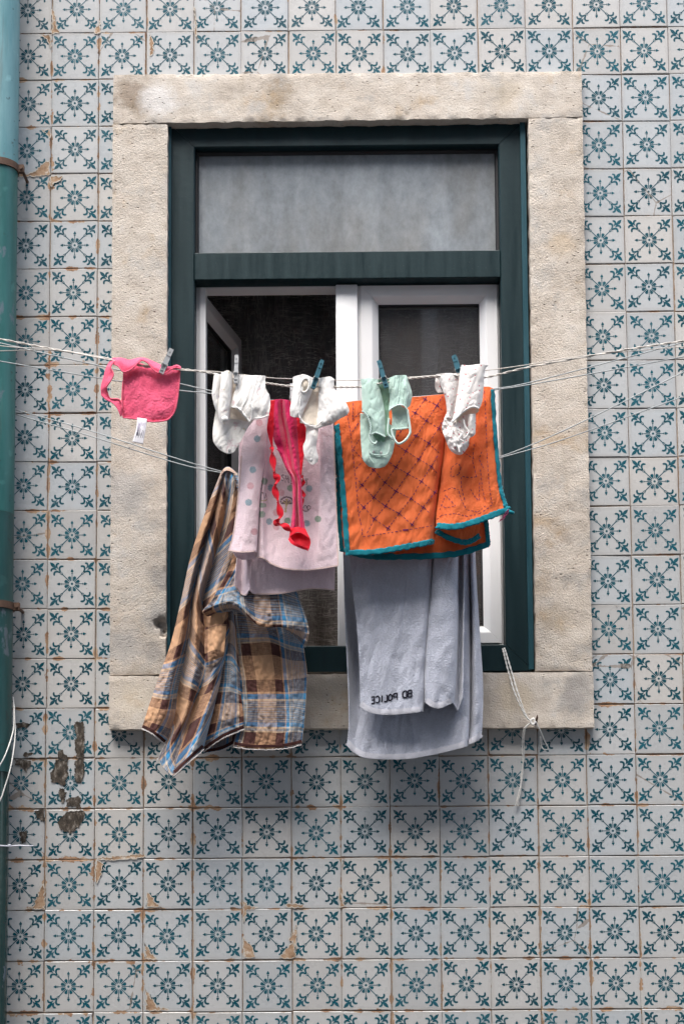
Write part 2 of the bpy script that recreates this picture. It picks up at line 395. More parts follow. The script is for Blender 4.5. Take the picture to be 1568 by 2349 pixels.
wall = link('tiled_wall', build_tiles(), [M['tile'], M['motif'], M['grime'], M['terra'], M['biscuit']], None, False)
tag(wall, 'house wall of old white tiles with teal flower pattern and worn chipped edges', 'wall')
# masonry behind the tiles, with the window opening left free
mb = MB()
X0, X1, ZT = -4.5, 6.0, 7.2
for a, b in (((X0, 0, 0), (O_L - .02, .32, ZT)), ((O_R + .02, 0, 0), (X1, .32, ZT)), ((O_L - .02, 0, 0), (O_R + .02, .32, O_B - .02)), ((O_L - .02, 0, O_T + .02), (O_R + .02, .32, ZT))):
    mb.box(a, b)
mb.obj('masonry', M['grout'], wall, False)
mb = MB()   # the same house beyond the tiled area
tx0, tx1, tz0, tz1 = -6.5*TW, 20.5*TW, Z0 - 26.5*TH, Z0 + 4.5*TH
for a, b in (((X0, -.008, 0), (tx0, -.0005, ZT)), ((tx1, -.008, 0), (X1, -.0005, ZT)), ((tx0, -.008, 0), (tx1, -.0005, tz0)), ((tx0, -.008, tz1), (tx1, -.0005, ZT))):
    mb.box(a, b)
mb.obj('plaster', M['plaster'], wall, False)

# ------------------------------------------------------------------ stone surround
def stone_block(q, yf, yb, seed, dents=(), step=.0085):
    """q: four pixel corners TL TR BR BL at the stone face; a worn block with ragged edges"""
    TL, TR, BR, BL = [at(x, y, yf) for x, y in q]
    nu = max(4, int((TR - TL).length / step)); nv = max(4, int((TL - BL).length / step)); nd = 5
    mb = MB(); idx = {}
    def disp(p, edge):
        n1 = noise.noise(Vector((p.x*14, p.z*14, seed))) ; n2 = noise.noise(Vector((p.x*55, p.z*55, seed+9)))
        n3 = noise.noise(Vector((p.x*130, p.z*130, seed+4)))
        d = n1*.0022 + n2*.0011 + n3*.0007
        if edge: d += .0006 + max(0, n2)*.006
        return d
    def P(i, j):
        u, v = i/nu, j/nv
        p = TL.lerp(TR, u).lerp(BL.lerp(BR, u), v)
        e = i in (0, nu) or j in (0, nv)
        ox = noise.noise(Vector((p.z*30, seed, 3)))*.0022 + noise.noise(Vector((p.z*90, seed, 7)))*.0012; oz = noise.noise(Vector((p.x*30, seed, 5)))*.0022 + noise.noise(Vector((p.x*90, seed, 1)))*.0012
        if i in (0, nu): p = p + Vector((ox, 0, 0))
        if j in (0, nv): p = p + Vector((0, 0, oz))
        dep = disp(p, e)
        for (dx, dy, rad, dd) in dents:
            c = at(dx, dy, yf); L = (Vector((p.x-c.x, 0, p.z-c.z))).length + noise.noise(Vector((p.x*60, p.z*60, 2)))*.006
            if L < rad: dep += dd * min(1, (1 - L/rad)*3)
        return p + Vector((0, dep, 0))
    vs = [P(i, j) for j in range(nv+1) for i in range(nu+1)]
    fs = [(j*(nu+1)+i, (j+1)*(nu+1)+i, (j+1)*(nu+1)+i+1, j*(nu+1)+i+1) for j in range(nv) for i in range(nu)]
    ring = [i for i in range(nu)] + [j*(nu+1)+nu for j in range(nv)] + [nv*(nu+1)+i for i in range(nu, 0, -1)] + [j*(nu+1) for j in range(nv, 0, -1)]
    n = len(ring); base = len(vs)
    for k in range(1, nd+1):
        for i in ring:
            p = vs[i]; t = k/nd
            y = p.y + (yb - p.y)*t
            w = noise.noise(Vector((p.x*40, y*60, p.z*40)))*.0012
            vs.append(Vector((p.x + w, y, p.z + w)))
    for k in range(nd):
        for i in range(n):
            a = ring[i] if k == 0 else base+(k-1)*n+i; b = ring[(i+1) % n] if k == 0 else base+(k-1)*n+(i+1) % n
            c, d = base+k*n+(i+1) % n, base+k*n+i
            fs.append((a, b, c, d))
    fs.append(tuple(base+(nd-1)*n+i for i in range(n)))
    mb.add(vs, fs); return mb
def stone_obj(mb, name, mat):
    o = mb.obj(name, mat, sur); o.data.set_sharp_from_angle(angle=R(42)); return o
sur = empty('window_surround', 'weathered beige limestone surround with pitted face framing the green window', 'stone surround')
stone_obj(stone_block([(261,171),(1333,163.5),(1335,268),(259,283)], YS, .06, 1.3, [(930, 262, .008, .006)]), 'lintel', M['stone_smooth'])
stone_obj(stone_block([(259,285),(384.5,285),(380,1546),(252,1549)], YS, .06, 5.1, [(372, 1432, .022, .022), (378, 1450, .014, .02)]), 'jamb', M['stone'])
stone_obj(stone_block([(1211,270),(1335,270),(1358,1539),(1229,1537)], YS, .06, 8.7), 'jamb', M['stone'])
stone_obj(stone_block([(251,1551),(1360,1541),(1362,1668.5),(250,1673)], YS - .006, .06, 12.2), 'sill', M['stone_smooth'])

# ------------------------------------------------------------------ window
win = empty('window', 'dark green framed window with dusty top light and white inner casements one open', 'window')
def mitre(mb, x0, x1, z0, z1, prof, gap=.0008, sides='TRBL'):
    """four mitred bars; prof = [(inset, y), ...] a closed outline from the outer edge inwards"""
    ins = {'T': ((x0, z1), (x1, z1)), 'B': ((x1, z0), (x0, z0)), 'L': ((x0, z0), (x0, z1)), 'R': ((x1, z1), (x1, z0))}
    for s in sides:
        (ax, az), (bx, bz) = ins[s]; L = math.hypot(bx-ax, bz-az); dx, dz = (bx-ax)/L, (bz-az)/L; nx, nz = dz, -dx
        vs = []; n = len(prof)
        for e in (0, 1):
            for i, y in prof:
                t = (i + gap) if e == 0 else (L - i - gap)
                vs.append((ax + dx*t + nx*i, y, az + dz*t + nz*i))
        fs = [(k, (k+1) % n, n+(k+1) % n, n+k) for k in range(n)] + [tuple(range(n))[::-1], tuple(range(n, 2*n))]
        mb.add(vs, fs)
YG = .004     # face of the green frame
gl, gr = at(386, 900, YG).x, at(1211, 900, YG).x
gt, gb = at(784, 278, YG).z, at(784, 1541, YG).z
fw = at(446, 900, YG).x - gl; fwr = gr - at(1149, 900, YG).x
mb = MB(); mitre(mb, gl, gr, gb, gt, [(0, YG), (fw-.003, YG), (fw, YG+.003), (fw, .06), (0, .06)])
o = mb.obj('frame', M['green'], win, False)
mb = MB()     # thin outer lip, lighter blue-green, standing proud along both stiles
mb.box((gl-.002, YG-.010, gb+.002), (gl+.008, YG-.0005, gt-.010)); mb.box((gr-.013, YG-.010, gb+.002), (gr+.002, YG-.0005, gt-.010))
mb.obj('frame_lip', M['green_edge'], win, False)
il, ir = gl + fw, gr - fw
t1, t0 = at(784, 577.5, YG).z, at(784, 639, YG).z
mb = MB(); mb.box((il+.0004, YG-.0015, t0), (ir-.0004, .06, t1)); mb.obj('transom', M['green'], win, False, .0015)
mb = MB(); mitre(mb, il+.0005, ir-.0005, t1+.0005, gt-fw-.0005, [(0, .03), (.005, .03), (.009, .036), (.009, .05), (0, .05)]); mb.obj('glazing_bead', M['gasket'], win, False)
mb = MB(); mb.box((il+.004, .040, t1+.004), (ir-.004, .044, gt-fw-.004)); mb.obj('pane', M['dusty'], win, False)
# white casements
YW = .046
wt, wb = t0 - .0005, at(784, 1484, .05).z
mb = MB(); mitre(mb, il+.0005, ir-.0005, gb+fw*.75, wt+.006, [(0, YW+.012), (.010, YW+.012), (.010, .11), (0, .11)]); mb.box((il+.0106, YW+.003, gb+fw*.75+.011), (il+.0285, .10, wt-.004)); mb.box((il+.0004, YW+.009, gb+fw*.75+.011), (il+.0112, YW+.013, wt-.004)); mb.obj('inner_frame', M['white_frame'], win, False, 0)
mx0, mx1 = at(771, 900, YW).x, at(821, 900, YW).x
SPROF = [(0, YW), (.030, YW), (.034, YW+.0015), (.051, YW+.017), (.0515, YW+.024), (.0515, YW+.055), (0, YW+.055)]
sx0, sx1 = at(829, 900, YW).x, at(1142, 900, YW).x
st_, sb_ = at(784, 656, YW).z, at(784, 1477, YW).z
mb = MB(); mb.box((mx0, YW-.012, gb+fw*.75+.004), (mx1, YW+.06, wt-.004)); mb.obj('mullion', M['white_frame'], win, True, .003)
mb = MB(); mb.box((mx1, YW+.006, gb+fw*.75+.005), (sx0+.003, YW+.05, wt-.005)); mb.obj('rebate_strip', M['white_frame'], win, False)
def casement(name):
    root = bpy.data.objects.new(name, None)
    return root
mb = MB(); mitre(mb, sx0, sx1, sb_, st_, SPROF, .0003); sash = mb.obj('sash', M['white_frame'], win, False)
mb = MB(); mitre(mb, sx0+.0512, sx1-.0512, sb_+.0512, st_-.0512, [(0, YW+.018), (.004, YW+.020), (.004, YW+.03), (0, YW+.03)]); mb.obj('gasket', M['gasket'], sash, False)
mb = MB(); mb.box((sx0+.045, YW+.030, sb_+.045), (sx1-.045, YW+.036, st_-.045)); mb.obj('pane', M['glass'], sash, False)
# open casement, hinged at the left stile and swung into the room
hx, hy = at(462, 672, .06).x, .075
ang = R(77); wS = sx1 - sx0
def swing(o):
    o.matrix_world = Matrix.Translation((hx, hy, 0)) @ Matrix.Rotation(ang, 4, 'Z') @ Matrix.Translation((-sx0, -YW, 0))
mb = MB(); mitre(mb, sx0, sx1, sb_, st_, SPROF, .0003); sash2 = mb.obj('sash', M['white_frame'], win, False); swing(sash2)
sash2['label'] = 'open white casement swung into the dark room'
mb = MB(); mitre(mb, sx0+.0512, sx1-.0512, sb_+.0512, st_-.0512, [(0, YW+.018), (.004, YW+.020), (.004, YW+.03), (0, YW+.03)]); mb.obj('gasket', M['gasket'], sash2, False)
mb = MB(); mb.box((sx0+.045, YW+.030, sb_+.045), (sx1-.045, YW+.036, st_-.045)); mb.obj('pane', M['glass'], sash2, False)
mb = MB(); mb.box((il+.001, .030, gb+.001), (ir-.001, .045, gb+fw*.78)); mb.obj('bottom_rail', M['green'], win, False)

# dark room behind, and a curtain with pale scribbles
mb = MB()
rx0, rx1, ry0, ry1, rz0, rz1 = O_L-.9, O_R+.9, .3205, 1.8, O_B-.9, O_T+.6
for a, b in (((rx0-.1, ry0, rz0-.1), (rx0, ry1, rz1+.1)), ((rx1, ry0, rz0-.1), (rx1+.1, ry1, rz1+.1)), ((rx0-.1, ry1, rz0-.1), (rx1+.1, ry1+.1, rz1+.1)), ((rx0, ry0, rz0-.1), (rx1, ry1, rz0)), ((rx0, ry0, rz1), (rx1, ry1, rz1+.1))):
    mb.box(a, b)
tag(mb.obj('room_walls', M['room'], None, False), kind='structure')
def curtain_mat():
    g = G('dark_scribbled_net'); o = g.obj()
    s = None
    for i, (sc, w, ro, se) in enumerate((((11, 1, 1.0), 9, .05, 0), ((1.0, 1, 11), 8, -.06, 5), ((5, 1, 1.2), 7, .5, 9), ((1.4, 1, 8), 10, .2, 14), ((9, 1, 1.6), 9, -.25, 21))):
        n = g.noise(g.map(o, sc, (se, se, se), (0, ro, 0)), w, 2, .5, .4)
        l = g.rng(g.m('ABSOLUTE', g.m('SUBTRACT', n, .5)), .030, .0)
        l = g.m('MULTIPLY', l, g.rng(g.noise(g.map(o, loc=(se, 2, se)), 7, 3), .42, .62))
        if i in (0, 2, 4): l = g.m('MULTIPLY', l, .6)
        s = l if s is None else g.m('MAXIMUM', s, l)
    ovals = g.n('TexVoronoi', {'Vector': g.map(o, (1, 1, .62)), 'Scale': 4.2}, feature='F1', distance='EUCLIDEAN').outputs[0]
    dark = g.rng(ovals, .25, .6, .55, 1.05)
    c = g.mix(g.m('MULTIPLY', s, .7), (.21, .197, .19), (.95, .90, .84))
    c = g.mix(1.0, c, g.n('CombineColor', {0: dark, 1: dark, 2: dark}).outputs[0], 'MULTIPLY')
    g.pbr(c, .9); return g.mat
mb = MB(); NX = 160; vs = []; cz0, cz1 = O_B-.3, O_T+.2
for j in range(2):
    for i in range(NX+1):
        x = rx0+.2 + (rx1-rx0-.4)*i/NX
        vs.append((x, .515 + .010*math.sin(i*.35)+.005*math.sin(i*1.1+1), cz0 if j == 0 else cz1))
mb.add(vs, [(i, i+1, NX+2+i, NX+1+i) for i in range(NX)])
cur = mb.obj('net_curtain', curtain_mat())
so = cur.modifiers.new('thickness', 'SOLIDIFY'); so.thickness = .001
tag(cur, 'dark net curtain with pale scribbled pattern hanging inside the window', 'curtain')
# ------------------------------------------------------------------ cloth building
class Sheet: pass
def sheet(mb, rows, base, nu, nv, wr=(), uv=(0, 1, 0, 1), mi=0, paint=None, warp=None):
    """a cloth surface through rows of (px, py, depth_cm) control points; wr = [(fx, fy, amp_mm, seed, angle)]"""
    rows = [[(p[0], p[1], p[2] if len(p) > 2 else 0.0) for p in r] for r in rows]
    nc = len(rows[0]); vs = []; uvs = []; pix = []
    for j in range(nv+1):
        tv = (len(rows)-1)*j/nv
        ctl = [cr([r[k] for r in rows], tv) for k in range(nc)]
        for i in range(nu+1):
            x, y, d = cr(ctl, (nc-1)*i/nu)
            Y = base + d*.01
            for fx, fy, amp, seed, an in wr:
                xx = x*math.cos(an) + y*math.sin(an); yy = -x*math.sin(an) + y*math.cos(an)
                nz = noise.noise(Vector((xx*fx, yy*fy, seed)))
                Y += amp*.001*(nz if seed > 0 else 1 - 2.6*abs(nz)**.8)
            pix.append((x, y, Y)); vs.append(at(x, y, Y))
            uvs.append((uv[0]+(uv[1]-uv[0])*i/nu, uv[2]+(uv[3]-uv[2])*j/nv))
            if warp: uvs[-1] = warp(i/nu, j/nv)
            if paint:
                q = paint(x, y, i/nu, j/nv)
                if q: mb.c[len(mb.v) + len(vs) - 1] = q
    mb.add(vs, [(j*(nu+1)+i, (j+1)*(nu+1)+i, (j+1)*(nu+1)+i+1, j*(nu+1)+i+1) for j in range(nv) for i in range(nu)], uvs, mi)
    s = Sheet(); s.grid = {}
    for x, y, Y in pix: s.grid.setdefault((int(x//8), int(y//8)), []).append((x, y, Y))
    def look(x, y):
        best = None; bd = 1e9; gx, gy = int(x//8), int(y//8)
        for rr in (1, 3):
            for a in range(gx-rr, gx+rr+1):
                for b in range(gy-rr, gy+rr+1):
                    for p in s.grid.get((a, b), ()):
                        q = (p[0]-x)**2 + (p[1]-y)**2 + (0.0 if p[2] is None else 0)
                        if q < bd - 4 or (q < bd + 4 and best is not None and p[2] < best): bd = min(bd, q); best = p[2]
            if best is not None: break
        return best if best is not None else base
    s.look = look
    return s
def disc(mb, x, y, rx, ry, look, off=.002, mi=0, n=20, ang=0, wob=0.0):
    vs = []
    for k in range(n):
        a = 2*math.pi*k/n; q = 1 + wob*noise.noise(Vector((math.cos(a)*2+x, math.sin(a)*2+y, 1)))
        px, py = rx*math.cos(a)*q, ry*math.sin(a)*q
        X, Y_ = x+px*math.cos(ang)-py*math.sin(ang), y+px*math.sin(ang)+py*math.cos(ang)
        vs.append(at(X, Y_, (look(X, Y_) if callable(look) else look) - off))
    mb.add(vs, [tuple(range(n))], None, mi)
def dashes(mb, pts, look, dash=5.5, gap=3.8, w=1.4, off=.0016, seed=1):
    rr = random.Random(seed)
    for a, b in zip(pts, pts[1:]):
        L = math.hypot(b[0]-a[0], b[1]-a[1]); t = rr.uniform(0, gap)
        while t < L - 1.5:
            d = min(dash*rr.uniform(.75, 1.25), L - t); f0, f1 = t/L, (t+d)/L; j = rr.uniform(-.5, .5)
            ribbon(mb, [(a[0]+(b[0]-a[0])*f0+j, a[1]+(b[1]-a[1])*f0), (a[0]+(b[0]-a[0])*f1+j, a[1]+(b[1]-a[1])*f1)], w*rr.uniform(.8, 1.2), look, off)
            t += d + gap*rr.uniform(.7, 1.3)
def ringtube(mb, path, r, Y, n=40, sides=6, flat=1.0, mi=0):
    """tube along a pixel path at depth Y (number or per-point third value in cm)"""
    P = smooth_path(path, n)
    mb.tube([at(p[0], p[1], Y + (p[2]*.01 if len(p) > 2 else 0)) for p in P], r, sides, True, mi)
def cloth_obj(name, mb, mats, parent=None, thick=.0016):
    o = mb.obj(name, mats, parent, True, 0, False)
    if not thick: return o
    m = o.modifiers.new('thickness', 'SOLIDIFY'); m.thickness = thick; m.offset = 0; m.use_even_offset = False
    return o
YF, YM, YB = -.34, -.255, -.15      # the three washing lines: front, middle, back
FINE = [(.05, .05, 4.0, 1, 0), (.12, .10, 2.0, 4, .3), (.3, .25, .7, 8, 0)]

# ---- brown checked cloth
def plaid(g):
    uv = g.uv(); o = g.obj()
    wob = g.m('MULTIPLY', g.m('SUBTRACT', g.noise(o, 8, 3), .5), .06)
    sx = g.n('SeparateXYZ', {0: uv})
    tan, brn, blu, gry, lgt, dk = (.58, .34, .195), (.080, .033, .029), (.05, .27, .52), (.38, .405, .425), (.68, .54, .39), (.03, .022, .025)
    def axis(v, thr):
        f = g.m('FRACT', g.m('ADD', v, wob))
        c = g.ramp(f, [(0, tan), (.17, brn), (.305, tan), (.33, blu), (.39, lgt), (.41, gry), (.47, lgt), (.485, gry), (.63, gry), (.655, blu), (.70, lgt), (.72, gry), (.75, lgt), (.765, brn), (.91, tan)], 'CONSTANT')
        band = g.m('MULTIPLY', g.m('GREATER_THAN', f, .41), g.m('LESS_THAN', f, .655))
        fl = g.m('SINE', g.m('MULTIPLY', f, 300)); fl2 = g.m('SINE', g.m('MULTIPLY', f, 190))
        c = g.mix(g.m('MULTIPLY', band, g.m('MULTIPLY', g.rng(fl, .2, .5), .75)), c, (.10, .06, .06))
        c = g.mix(g.m('MULTIPLY', band, g.m('MULTIPLY', g.rng(fl2, .75, .9), .7)), c, blu)
        return c
    a, b = axis(sx.outputs[0], 0), axis(g.m('ADD', sx.outputs[1], .37), 0)
    slubu = g.noise(g.map(uv, (160, 8, 1)), 1, 4, .7); slubv = g.noise(g.map(uv, (8, 160, 1)), 1, 4, .7)
    k = g.rng(g.m('SUBTRACT', slubu, slubv), -.16, .16, .22, .78)
    return g.mix(k, a, b)
M['plaid'] = cloth_mat('checked_cotton', plaid, .10, 700, .9, .0003, .15, .25, .10)
M['plaid_hem'] = cloth_mat('dark_brown_hem', (.045, .016, .014), .2, 500, .9, .0003, .1, .3, .05)
M['fray'] = cloth_mat('white_selvedge', (.66, .62, .60), .2, 400, .9, .0006, .1, .4, .1)
PW = [(.035, .012, 5, 2, .25), (.05, .018, 2.0, -5, .2), (.09, .03, 2.8, 5, .1), (.09, .07, 1.3, -9, -.6), (.2, .10, 1.4, 9, .1)]
def plaid_warp(u, v):
    w = .03*noise.noise(Vector((u*5, v*4, 3))); k = u + .02*math.sin(v*9)
    sp = .45 + .75*v      # the cloth spreads out below the pinch
    if k < .335: return (u*1.5*sp + w, v*3.0 + u*.45*(1-v*.6) + w)
    if k < .668: return (.52 + u*1.3*sp + w, v*3.0 + .30 - (u-.33)*.8 + w)
    return (1.17 + u*1.3*sp + w, v*3.0 + .12 + (u-.66)*.6 + w)
def deep(rows, k): return [[(p[0], p[1], (p[2] if len(p) > 2 else 0)*k) for p in r] for r in rows]
mb = MB()
main = sheet(mb, deep([
 [(507,1083,0),(511,1079,-.6),(516,1082,.2),(521,1078,-.6),(526,1082,.2),(531,1083,-.5),(537,1088,.3)],
 [(477,1160,0),(488,1160,-1),(497,1156,.8),(508,1158,-1.2),(520,1160,.8),(534,1160,-1.5),(552,1160,0)],
 [(440,1268,0),(455,1262,-1.6),(468,1255,1.4),(483,1262,-2),(498,1262,1.3),(525,1262,-2.5),(562,1262,0)],
 [(415,1380,0),(430,1372,-1.7),(443,1360,1.8),(453,1372,-2),(464,1382,1.8),(492,1382,-2.5),(526,1380,0)],
 [(392,1475,0),(415,1470,-1.8),(431,1466,2.2),(450,1470,-2),(472,1478,1.4),(500,1472,-2.2),(525,1452,.5)],
 [(362,1560,0),(390,1565,-1.8),(410,1573,2.6),(440,1560,-1.6),(468,1556,.8),(490,1552,-2),(511,1535,1)],
 [(341,1622,0),(375,1635,-1.8),(403,1645,2.8),(424,1645,-1.2),(442,1630,1.6),(472,1636,-2.2),(496,1604,1)],
 [(326,1669,0),(351,1682,-1.2),(381,1706,1.8),(366,1742,.4),(397,1780,-1),(438,1742,-2),(467,1715,.4)]], 1.1), YB-.01, 240, 260, PW, warp=plaid_warp)
p4 = sheet(mb, [[(512,1395,.5),(528,1388,-.5),(538,1398,.8)],[(506,1480,.8),(530,1470,-1),(546,1500,.6)],[(498,1560,.9),(528,1560,-1.2),(551,1575,.3)],[(478,1650,.5),(522,1640,-1.2),(558,1635,.2)],[(462,1724,.5),(512,1691,-1),(560,1671,.2)]], YB+.012, 60, 140, PW, (2.1, 2.9, .3, 2.2))
p4b = sheet(mb, [[(480,1590,0),(520,1590,.6),(556,1590,0)],[(466,1728,0),(512,1719,.4),(556,1693,0)]], YB+.035, 50, 60, PW, (2.2, 3, .1, 1.0))
p5 = sheet(mb, [[(536,1088,.2),(550,1090,-.4),(575,1100,0),(600,1105,.5)],
 [(552,1180,-.6),(583,1180,-1),(625,1180,0),(650,1190,.6)],
 [(530,1290,-1.6),(577,1285,-1.5),(630,1280,-.8),(672,1300,.2)],
 [(488,1372,-2.7),(545,1360,-2.8),(620,1345,-2.2),(684,1362,-.6)],
 [(466,1400,-3.0),(532,1380,-3.6),(600,1422,-3.6),(650,1428,-3.2),(707,1435,-1.2)],
 [(468,1410,-2.2),(534,1391,-2.6),(598,1433,-2.6),(650,1438,-2.2),(707,1462,-.8)],
 [(476,1414,0),(540,1402,0),(600,1434,.2),(650,1440,0),(700,1486,.4)]] if False else
 [[(536,1088,.2),(550,1090,-.4),(575,1100,0),(590,1102,.2),(600,1105,.5)],
 [(552,1180,-.6),(575,1180,-1),(605,1180,-.4),(630,1180,0),(650,1190,.6)],
 [(530,1290,-1.6),(567,1285,-1.5),(610,1280,-1),(640,1285,-.8),(672,1300,.2)],
 [(488,1372,-2.7),(530,1360,-2.8),(590,1348,-2.4),(640,1345,-2.0),(684,1362,-.6)],
 [(466,1400,-3.0),(532,1380,-3.6),(592,1424,-3.6),(650,1428,-3.2),(707,1435,-1.2)],
 [(468,1410,-2.2),(534,1391,-2.6),(594,1434,-2.6),(650,1439,-2.2),(707,1462,-.8)],
 [(476,1414,0),(540,1402,0),(598,1436,.2),(650,1440,0),(700,1486,.4)]], YB-.030, 170, 190, PW + [(.06, .05, 2.2, -21, .9), (.14, .1, 1.2, 17, -.4)], (.15, 1.75, .1, 2.0))
p6 = sheet(mb, [[(524,1384,2.5),(560,1386,2.5),(600,1410,2.5),(650,1415,2.6),(690,1435,2)],
 [(536,1470,1.8),(570,1470,1),(620,1470,1.4),(660,1486,.2),(698,1495,.6)],
 [(545,1556,1),(585,1556,-.6),(630,1556,.3),(665,1556,-.4),(704,1550,.5)],
 [(549,1640,1),(590,1640,-.6),(635,1640,.2),(670,1640,-.6),(699,1648,.5)],
 [(534,1711,.5),(580,1717,-.6),(630,1717,.2),(665,1713,-.6),(692,1706,.3)]], YB+.02, 130, 170, PW, (.62, 1.72, .95, 2.62))
p7 = sheet(mb, [[(470,1440,-1.6),(497,1432,-2.6),(520,1432,-1.2)],[(470,1500,-2.0),(495,1490,-3.4),(514,1496,-2.0)],[(474,1531,-1.0),(492,1527,-2.2),(511,1506,-1.4)]], YB-.012, 40, 50, PW, (.86, 1.16, .5, 1.1))
sheet(mb, [[(506,1086,.8),(515,1074,.8),(524,1071,.8),(534,1077,.8),(546,1088,.8)],[(509,1088,-.9),(516,1081,-1.1),(524,1080,-1.1),(533,1084,-1.0),(541,1090,-.6)]], YB-.008, 30, 14, [(.2,.2,1,3,0)], (.0,.12,.0,.1))
plaid_o = cloth_obj('checked_cloth', mb, M['plaid'], None, .0011)
tag(plaid_o, 'crumpled brown and blue checked cotton cloth bunched on the lowest line left of the window', 'cloth')
hem = MB(); fray = MB()
for look, path in ((main.look, [(327,1666),(351,1678),(379,1701)]), (main.look, [(400,1771),(438,1735),(466,1711)]), (p4.look, [(470,1716),(512,1687),(559,1667)]), (p4b.look, [(468,1723),(512,1714),(555,1689)]), (p6.look, [(538,1705),(580,1711),(630,1711),(665,1707),(692,1700)])):
    ribbon(hem, path, 7, look, .0013, 0, 40, 3)
for look, path in ((main.look, [(325,1671),(350,1684),(379,1708)]), (main.look, [(379,1708),(370,1724),(361,1744)]), (main.look, [(398,1780),(439,1744),(468,1719)]), (p4.look, [(466,1725),(512,1693),(560,1673)]), (p4b.look, [(467,1728),(512,1720),(556,1695)]), (p6.look, [(535,1713),(580,1719),(630,1719),(665,1715),(692,1708)])):
    P = smooth_path(path, 50); rr = random.Random(5)
    ribbon(fray, [(x, y + rr.uniform(-.9, .9)) for x, y in P], 2.2, look, .0026)
cloth_obj('hem', hem, M['plaid_hem'], plaid_o, 0); cloth_obj('selvedge', fray, M['fray'], plaid_o, 0)

# ---- grey towel
def towel_col(g):
    o = g.obj(); n = g.noise(o, 18, 3)
    return g.mix(n, (.41, .435, .515), (.49, .515, .60))
M['towel'] = cloth_mat('grey_terry', towel_col, .10, 240, 1.0, .0026, .5, .38, .06)
M['towel_hem'] = cloth_mat('grey_terry_border', (.52, .525, .58), .10, 300, .95, .001, .2, .2, .06)
M['thread_dark'] = cloth_mat('dark_embroidery', (.012, .012, .022), .1, 800, .8, .0005, .1, .2, 0)
TWR = [(.03, .008, 6, 3, .05), (.07, .03, 2.6, 6, .2), (.05, .012, 1.6, -8, .1), (.5, .5, .4, 2, 0)]
mb = MB()
tf = sheet(mb, [
 [(795,1100,0),(818,1100,-.4),(842,1100,-.5),(900,1100,-.8),(989,1100,-.9),(993,1100,4.2),(999,1100,-.8),(1024,1100,-1.6),(1046,1100,-.8),(1052,1100,4.2),(1062,1100,-.3)],
 [(802,1280,0),(822,1280,-.5),(846,1280,-.8),(905,1280,-1),(984,1280,-1.2),(990,1280,5),(997,1280,-1),(1022,1280,-2.2),(1047,1280,-1),(1055,1280,7.5),(1064,1280,-.5)],
 [(817,1423,0),(834,1423,-.5),(858,1423,-.9),(915,1423,-.9),(976,1423,-1.4),(980,1423,5.2),(984,1423,-1),(1014,1423,-2.4),(1046,1423,-1),(1055,1423,7.5),(1063,1423,-.5)],
 [(824,1535,0),(840,1535,-.4),(865,1535,-.9),(915,1535,-.8),(969,1535,-1.5),(973,1535,5.2),(976,1535,-1.2),(1008,1535,-2.6),(1042,1535,-1.2),(1051,1535,5),(1062,1535,-.5)],
 [(826,1616,0),(840,1630,-.3),(862,1637,-.9),(905,1638,-.8),(964,1632,-1.5),(969,1632,4),(976,1611,-1.2),(1002,1624,-2.8),(1035,1612,-1.4),(1049,1630,2.0),(1061,1600,-.5)]], YB-.026, 320, 240, TWR, (0, 1, 0, 1))
tb = sheet(mb, [
 [(785,1100,-.6),(812,1100,6.5),(850,1100,.8),(930,1100,.8),(1010,1100,.5),(1068,1100,-.5),(1074,1100,4.5),(1080,1100,-1.2),(1086,1100,0)],
 [(788,1280,-.8),(813,1280,8.5),(855,1280,1),(930,1280,.8),(1010,1280,.5),(1069,1280,-.5),(1075,1280,8),(1081,1280,-1.4),(1089,1280,0)],
 [(792,1423,-.8),(816,1423,8.5),(858,1423,1),(930,1423,.8),(1010,1423,.5),(1070,1423,-.6),(1077,1423,8),(1086,1423,-1.4),(1097,1423,0)],
 [(798,1560,-.8),(820,1560,6),(860,1560,.9),(930,1560,.8),(1010,1560,.4),(1071,1560,-.6),(1076,1560,5),(1089,1560,-1.4),(1106,1560,0)],
 [(800,1647,-.6),(821,1650,2.2),(858,1650,.6),(930,1650,.6),(1010,1650,.2),(1070,1647,-.8),(1075,1650,3.6),(1089,1650,-1.2),(1106,1647,0)],
 [(795,1710,-.3),(815,1729,0),(846,1740,.3),(930,1741,.2),(1010,1727,0),(1066,1713,-.8),(1071,1708,1),(1088,1702,-1),(1103,1690,0)]], YB+.012, 300, 260, TWR, (0, 1, 0, 1))
towel = cloth_obj('towel', mb, M['towel'], None, .003)
tag(towel, 'long grey terry towel with mirrored dark lettering folded over the lowest line', 'towel')
hb = MB()
for look, path, n_ in ((tf.look, [(827,1613),(842,1625),(866,1632),(905,1633),(963,1627)], 70), (tf.look, [(977,1606),(1002,1619),(1034,1607)], 34), (tb.look, [(797,1703),(816,1722),(848,1733.5),(930,1735),(1010,1721),(1065,1707)], 100), (tb.look, [(1072,1702),(1088,1696),(1103,1684)], 24)):
    ribbon(hb, path, 12.5, look, .0019, 0, n_, 4)
cloth_obj('border', hb, M['towel_hem'], towel, 0)
